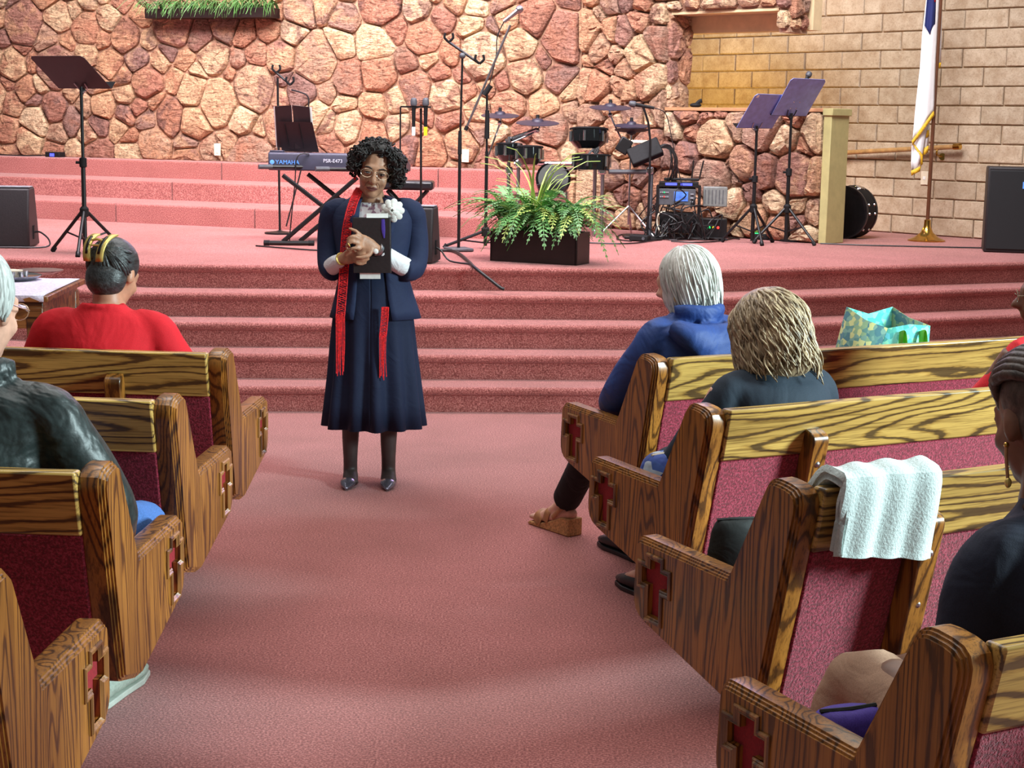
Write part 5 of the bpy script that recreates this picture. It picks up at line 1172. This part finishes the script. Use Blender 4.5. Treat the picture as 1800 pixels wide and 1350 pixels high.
# ---- brown haired woman in the black blazer (second right pew)
hr2 = Matrix.Rotation(R(6), 3, 'Z') @ Matrix.Rotation(R(-20), 3, 'X')
o, P, rot, tp = seated('woman with wavy highlighted brown hair in a black blazer, second right pew', seat_pos(.227, 4.57, 28.26, -.33, .40), R(28.26), 'skin_pale', 'blackcloth', 'darkfloral', V3(0, .05, 1.035), hr2, .98, (.17, 0, .90), [((-.215, .13, .66), (-.12, .36, .60)), ((.20, .12, .66), (.06, .36, .60))], [((-.02, .50, .50), (.185, .84, .11), (.185, .99, .05)), ((.14, .46, .50), (.32, .70, .11), (.32, .85, .05))], (.0, -.02, -.03, -.01), bulk=1.1, top_name='blazer', leg_name='floral_trousers')
g = MB()
for c, r_ in (((0, .025, .03), (.098, .108, .092)), ((0, .06, -.06), (.110, .080, .105)), ((.062, .025, -.08), (.056, .07, .09)), ((-.062, .025, -.08), (.056, .07, .09))): g.ell(P(*c), r_, rot, 16, 11)
hb = g.organic('hair', 'hair_brown', o, .009, 3)
wavy(hb, P, 'hair_waves', 'hair_brown', 900, (0, .03, .0), (.104, .113, .110), (-45, 225), (-8, 88), -.165, .0036, .0085, .09, 5, .3)
wavy(hb, P, 'hair_streaks', 'hair_light', 260, (0, .03, .0), (.107, .116, .113), (-45, 225), (-8, 80), -.16, .0026, .009, .09, 15, .5)
shoe(o, (.185, .99, .05), (.185, .84, .11)); shoe(o, (.32, .85, .05), (.32, .70, .11))
# ---- woman with glasses at the right edge (second right pew, far along)
o, P, rot, tp = seated('dark haired person with glasses and red top at the right edge', seat_pos(.227, 4.57, 28.26, -.33, 1.495), R(28.26), 'skin_dark', 'redcloth', 'blackpants', V3(0, .03, 1.105), Matrix.Rotation(R(45), 3, 'Z') @ Matrix.Rotation(R(-6), 3, 'X'), .98, (.17, 0, .95), [((-.23, .14, .68), (-.08, .36, .60)), ((.23, .14, .68), (.06, .36, .60))], [((-.10, .44, .50), (-.10, .5, .11), (-.10, .63, .05)), ((.10, .44, .50), (.10, .5, .11), (.10, .63, .05))], (.0, -.02, -.03, -.01), top_name='blouse')
g = MB()
for c, r_ in (((0, .03, .03), (.094, .098, .090)), ((0, .05, -.05), (.085, .07, .08))): g.ell(P(*c), r_, rot, 16, 11)
hb = g.organic('hair', 'hair_black', o, .009, 3); locks(hb, P, 'hair_strands', 'hair_black', 90, (-30, 210), (0, .03, .0), (.098, .102, .112), (30, 88, -40), .008, .1, 3, .04, 9)
glasses(o, P, rot, .98)
# ---- woman with braids, nearest right pew
hr4 = Matrix.Rotation(R(-12), 3, 'Z') @ Matrix.Rotation(R(-14), 3, 'X')
o, P, rot, tp = seated('woman with braided hair and drop earring in a navy jacket, nearest right pew', seat_pos(.369, 2.684, 27.78, -.33, .445), R(27.78), 'skin_dark', 'navy2', 'tanpants', V3(.0, .05, 1.13), hr4, 1.0, (.165, 0, .945), [((-.18, .02, .67), (.0, .27, .585)), ((.21, .10, .68), (.06, .36, .60))], [((-.035, .44, .545), (-.15, .48, .11), (-.15, .61, .05)), ((.10, .44, .52), (.10, .5, .11), (.10, .63, .05))], (.0, -.02, -.03, -.01), topvox=.008, bulk=1.08)
g = MB()
for c, r_ in (((0, .026, .04), (.079, .092, .080)), ((0, .055, -.005), (.074, .066, .075))): g.ell(P(*c), r_, rot, 18, 12)
hb = g.organic('hair', 'hair_braid', o, .006, 2); rg = random.Random(2); g = MB()
for i in range(17):
    a = -80+160*i/16; pts = []
    for k in range(9):
        u = k/8; th = R(-35+200*u); s_ = math.sin(R(a)); cs = math.cos(R(a)*.8)
        pts.append(P(.084*s_*(.55+.45*math.sin(th if th > 0 else 0))+.0, .028-.098*math.cos(th)*(.55+.45*cs), .035+.088*math.sin(max(th, -.4))*cs*(1 if th < 2.6 else .8)))
    for q in range(2): g.limb(pts, [.0085+.0025*((j+q) % 2) for j in range(9)], n=6, sub=2)
for i in range(12):
    x = rg.uniform(-.05, .05); p0 = P(x, .11, .02); pts = [Vector(p0)+V3(rg.uniform(-.01, .01)*k, rg.uniform(-.006, .006), -.028*k) for k in range(7)]; g.limb(pts, [.008+.002*(k % 2) for k in range(7)], n=6, sub=2)
g.ell(P(0, .125, .03), (.05, .04, .05), rot, 12, 8); g.build('braids', 'hair_braid', hb, smooth=180)
ear = MB().tube([P(.076, .004, -.045), P(.078, .004, -.06), P(.078, .004, -.10)], .003, 6, 2).build('drop_earring', 'leatan', o); MB().ell(P(.078, .004, -.105), (.006, .006, .009), n=8, m=6).build('bead', 'gold', ear)
MB().ell(P(.076, .004, -.042), (.005, .005, .005), n=8, m=6).build('stud', 'brass', ear)
shoe(o, (-.15, .61, .05), (-.15, .48, .11)); shoe(o, (.10, .63, .05), (.10, .5, .11))
# ---- person in the red jacket, front left pew
hr5 = Matrix.Rotation(R(-14), 3, 'Z') @ Matrix.Rotation(R(-24), 3, 'X')
def red_extra(g): g.limb([V3(-.055, -.02, .985), V3(-.045, -.055, .99), V3(0, -.07, .99), V3(.045, -.055, .99), V3(.055, -.02, .985)], [(.014, .03)]*5, side=(0, 1, 0), n=10)
p0 = AT(188, 600, 5.19)
o, P, rot, tp = seated('person in a bright red jacket with a gold claw clip, front left pew', (p0.x, 5.19, 0), R(-3.9), 'skin_tan', 'redjacket', 'blackpants', V3(.012, .065, 1.095), hr5, .96, (.195, 0, .945), [((-.265, .06, .70), (-.10, .34, .58)), ((.265, .06, .70), (.10, .34, .58))], [((-.11, .46, .50), (-.11, .52, .11), (-.11, .66, .05)), ((.11, .46, .50), (.11, .52, .11), (.11, .66, .05))], (.0, -.03, -.04, -.02), extra_top=red_extra, bulk=1.2, topvox=.010)
g = MB(); 
for c, r_ in (((0, .022, .035), (.078, .096, .082)), ((0, .05, -.03), (.070, .062, .07))): g.ell(P(*c), r_, rot, 18, 12)
hb = g.organic('hair', 'hair_dark', o, .007, 3)
g = MB(); rg = random.Random(8)
for i in range(70):
    a = rg.uniform(-1.6, 1.6); e0 = rg.uniform(-.9, .5); pts = []
    for k in range(7):
        u = k/6; az = a*(1-u*.85); zz = e0*(1-u)+.25*u; y_ = .028+.088*math.cos(az)*math.cos(zz); pts.append(P(.083*math.sin(az)*math.cos(zz), y_, .03+.086*math.sin(zz)))
    g.limb(pts, [.003, .006, .007, .007, .007, .006, .004], n=5, sub=2)
g.build('swept_strands', 'hair_dark', hb, smooth=180)
def KC(x, e, k=1.0): return P(x, .024+.104*k*math.cos(R(e)), .035+.092*k*math.sin(R(e)))
for s in (-1, 1):
    rows = [[KC(s*(.010+.012*(1-u)+w_)+.012*u, 44-66*u, 1.06+.10*math.sin(math.pi*u)) for w_ in (0, .026)] for u in [i/8 for i in range(9)]]
    cp = MB().sheet(rows).build('clip_plate', 'gold', hb, smooth=60, solid=.006)
    rows = [[KC(s*(.016+.012*(1-u)+w_)+.012*u, 44-66*u, 1.115+.10*math.sin(math.pi*u)) for w_ in (0, .009)] for u in [.25+.55*i/5 for i in range(6)]]
    MB().sheet(rows).build('clip_slot', 'iris', cp, smooth=60, solid=.002)
MB().tube([KC(-.02, 18, 1.15), KC(.004, 20, 1.19), KC(.03, 18, 1.15)], .0045, 6, 3).tube([KC(-.016, 8, 1.16), KC(.03, 8, 1.16)], .0035, 6).build('clip_hinge', 'gold', hb)
shoe(o, (-.11, .66, .05), (-.11, .52, .11)); shoe(o, (.11, .66, .05), (.11, .52, .11))
# ---- man in the leather jacket, third left pew
hr6 = Matrix.Rotation(R(-12), 3, 'Z') @ Matrix.Rotation(R(-12), 3, 'X')
def lea(g):
    g.limb([V3(-.10, -.02, 1.055), V3(-.06, -.075, 1.06), V3(0, -.09, 1.06), V3(.06, -.075, 1.06), V3(.10, -.02, 1.055)], [(.022, .035)]*5, side=(0, 1, 0), n=10)
p0 = AT(-46, 800, 3.44)
o, P, rot, tp = seated('white haired man in a worn dark leather jacket, third left pew', (p0.x, 3.44, 0), R(-3.7), 'skin_pale', 'leather', 'denim', V3(.0, .05, 1.185), hr6, 1.08, (.20, 0, .985), [((-.30, .12, .70), (-.12, .38, .60)), ((.285, .04, .73), (.16, .33, .60))], [((-.13, .50, .53), (-.13, .56, .11), (-.13, .70, .05)), ((.235, .45, .60), (.02, .80, .11), (.04, .95, .05))], (.0, -.03, -.04, -.02), extra_top=lea, bulk=1.35, topvox=.010, top_name='leather_jacket', leg_name='jeans')
g = MB()
for c, r_ in (((0, .026, .05), (.077, .094, .078)), ((0, .062, .0), (.068, .056, .07))): g.ell(P(*c), r_, rot, 18, 12)
hb = g.organic('hair', 'hair_grey', o, .008, 2); locks(hb, P, 'hair_strands', 'hair_grey', 110, (-10, 190), (0, .028, .02), (.086, .102, .102), (20, 85, -22), .007, .1, 2, 0, 31, 0, .03)
glasses(o, P, rot, 1.08); MB().limb([P(.078, .03, .01), P(.085, .022, -.0), P(.083, .03, -.025)], [.006, .007, .005], n=8, sub=3).build('hearing_aid', 'ivory', o)
shoe(o, (-.13, .70, .05), (-.13, .56, .11), 'suede', 1, 'sole'); shoe(o, (.04, .95, .05), (.02, .80, .11), 'suede', 1.05, 'sole')
# ------------------------------------------------------------------ things on the pews
def on_pew(x, y, phi, u, w_, z, s=1): p = seat_pos(x, y, phi, u, w_, s); return (p[0], p[1], z)
R1, R2, R3, R4 = (.171, 5.488, 27.76), (.227, 4.57, 28.26), (.295, 3.668, 29.03), (.369, 2.684, 27.78)
# tote on the front right pew
t = thing('tote_bag', 'teal patterned tote bag with green handles on the front right pew', 'bag', on_pew(*R1, -.30, 1.14, .4735), R(20))
h = .47
pb = [[(-.17, -.09, 0), (.13, -.09, 0), (.13, .09, 0), (-.17, .09, 0)], [(-.16, -.10, h*.6), (.14, -.10, h*.6), (.14, .10, h*.6), (-.16, .10, h*.6)]]
MB().sheet([[(-.13, -.09, 0), (0, -.095, 0), (.13, -.09, 0)], [(-.10, -.10, h*.5), (.0, -.11, h*.5), (.15, -.10, h*.5)], [(-.02, -.10, h*.93), (.06, -.115, h*.96), (.155, -.10, h*.94)]]).build('front_panel', 'teal', t, smooth=60, solid=.004)
MB().sheet([[(-.13, .09, 0), (0, .095, 0), (.13, .09, 0)], [(-.14, .09, h*.5), (.0, .10, h*.5), (.12, .09, h*.5)], [(-.10, .05, h*1.06), (.0, .06, h*1.0), (.10, .06, h*1.05)]]).build('back_panel', 'teal', t, smooth=60, solid=.004)
MB().sheet([[(-.13, -.09, 0), (-.145, 0, 0), (-.13, .09, 0)], [(-.10, -.10, h*.5), (-.16, -.02, h*.5), (-.14, .09, h*.5)], [(-.02, -.10, h*.93), (-.07, -.03, h*.98), (-.10, .05, h*1.06)]]).build('side_panel', 'tealside', t, smooth=60, solid=.004)
MB().sheet([[(.13, -.09, 0), (.14, 0, 0), (.13, .09, 0)], [(.15, -.10, h*.5), (.15, 0, h*.5), (.12, .09, h*.5)], [(.155, -.10, h*.94), (.13, 0, h*.98), (.10, .06, h*1.05)]]).build('side_panel', 'tealside', t, smooth=60, solid=.004)
MB().box((0, 0, .006), (.26, .18, .008)).build('bottom_panel', 'tealside', t)
for x in (.02, .105): MB().limb([(x, -.112, h*.60), (x-.004, -.128, h*.78), (x+.004, -.122, h*.91), (x+.02, -.114, h*.82), (x+.022, -.113, h*.62)], [(.014, .003)]*5, side=(0, 1, .2), n=8, sub=4).build('handle', 'lime', t)
# towel over the third right pew
t = thing('towel', 'folded white towel draped over the back of a right hand pew', 'towel', (R3[0], R3[1], 0), R(R3[2])); rgt = random.Random(6)
def tw(w0, w1, off, z0, z1, nm, thick, par, lip=0):
    path = [(ub(z1)+.055+off, z1), (ub(.86)+.052+off, .86), (-.580+off*.4, .897+off), (-.605, .902+off), (-.628-off*.6, .893+off), (ub(.85)-.024-off, .85), (ub(.80)-.028-off, .80), (ub(.76)-.032-off, .76), (ub(z0)-.036-off, z0)]
    path = catmull([(u, z, 0) for u, z in path], 3); rows = []
    for i, (u, z, _) in enumerate(path):
        k = i/(len(path)-1); rows.append([(w0+(w1-w0)*j/24+(.02*k if j == 0 else 0), u-.006*math.sin(j*.9+k*2)*k-.004*math.sin(j*.37), z+.004*math.sin(j*.8+.3*i)*(1 if .2 < k < .5 else .3)-.035*k*k*(j/24)) for j in range(25)])
    o = MB().sheet(rows).build(nm, 'towel', par, smooth=180, solid=thick); b_ = o.modifiers.new('bevel', 'BEVEL'); b_.width = thick*.45; b_.segments = 3; return o
tw(.068, .330, .001, .752, .80, 'lower_fold', .014, t); tw(.066, .333, .016, .745, .82, 'upper_fold', .016, t)
# bags on seats
def soft_bag(name, label, pos, rz, dims, m_, handle=True):
    t = thing(name, label, 'bag', pos, rz); x, y, z = dims
    MB().limb([(0, 0, .012), (0, 0, z*.25), (0, 0, z*.6), (0, 0, z*.9), (0, 0, z)], [(x*.48, y*.46), (x*.52, y*.52), (x*.48, y*.48), (x*.40, y*.36), (x*.30, y*.2)], n=18).organic('bag_body', m_, t, .009, 2)
    if handle: MB().tube([(-x*.25, 0, z*.9), (-x*.2, -.02, z+.07), (x*.2, -.02, z+.07), (x*.25, 0, z*.9)], .008, 7, 5).build('strap', 'blackbag', t)
    MB().tube([(-x*.32, 0, z*.985), (0, -.01, z*1.0), (x*.32, 0, z*.985)], .005, 6, 3).build('zip_edge', 'ivory' if m_ == 'bluefloral' else 'blackbag', t); return t
soft_bag('quilted_bag', 'blue floral quilted bag on the second right pew beside the armrest', on_pew(*R2, -.17, .17, .4735), R(40), (.23, .16, .21), 'bluefloral', False)
soft_bag('black_pouch', 'upright black fabric pouch on the pew with the towel', on_pew(*R3, -.17, .165, .4735), R(15), (.14, .085, .24), 'blackbag', False)
soft_bag('purple_bag', 'purple bag on the seat of the nearest right pew', on_pew(*R4, -.155, .165, .4735), R(20), (.17, .11, .15), 'purple', False)
soft_bag('floral_pouch', 'small dark floral pouch on the nearest right pew', on_pew(*R4, -.25, .115, .4735), R(-10), (.10, .07, .125), 'darkfloral', False)
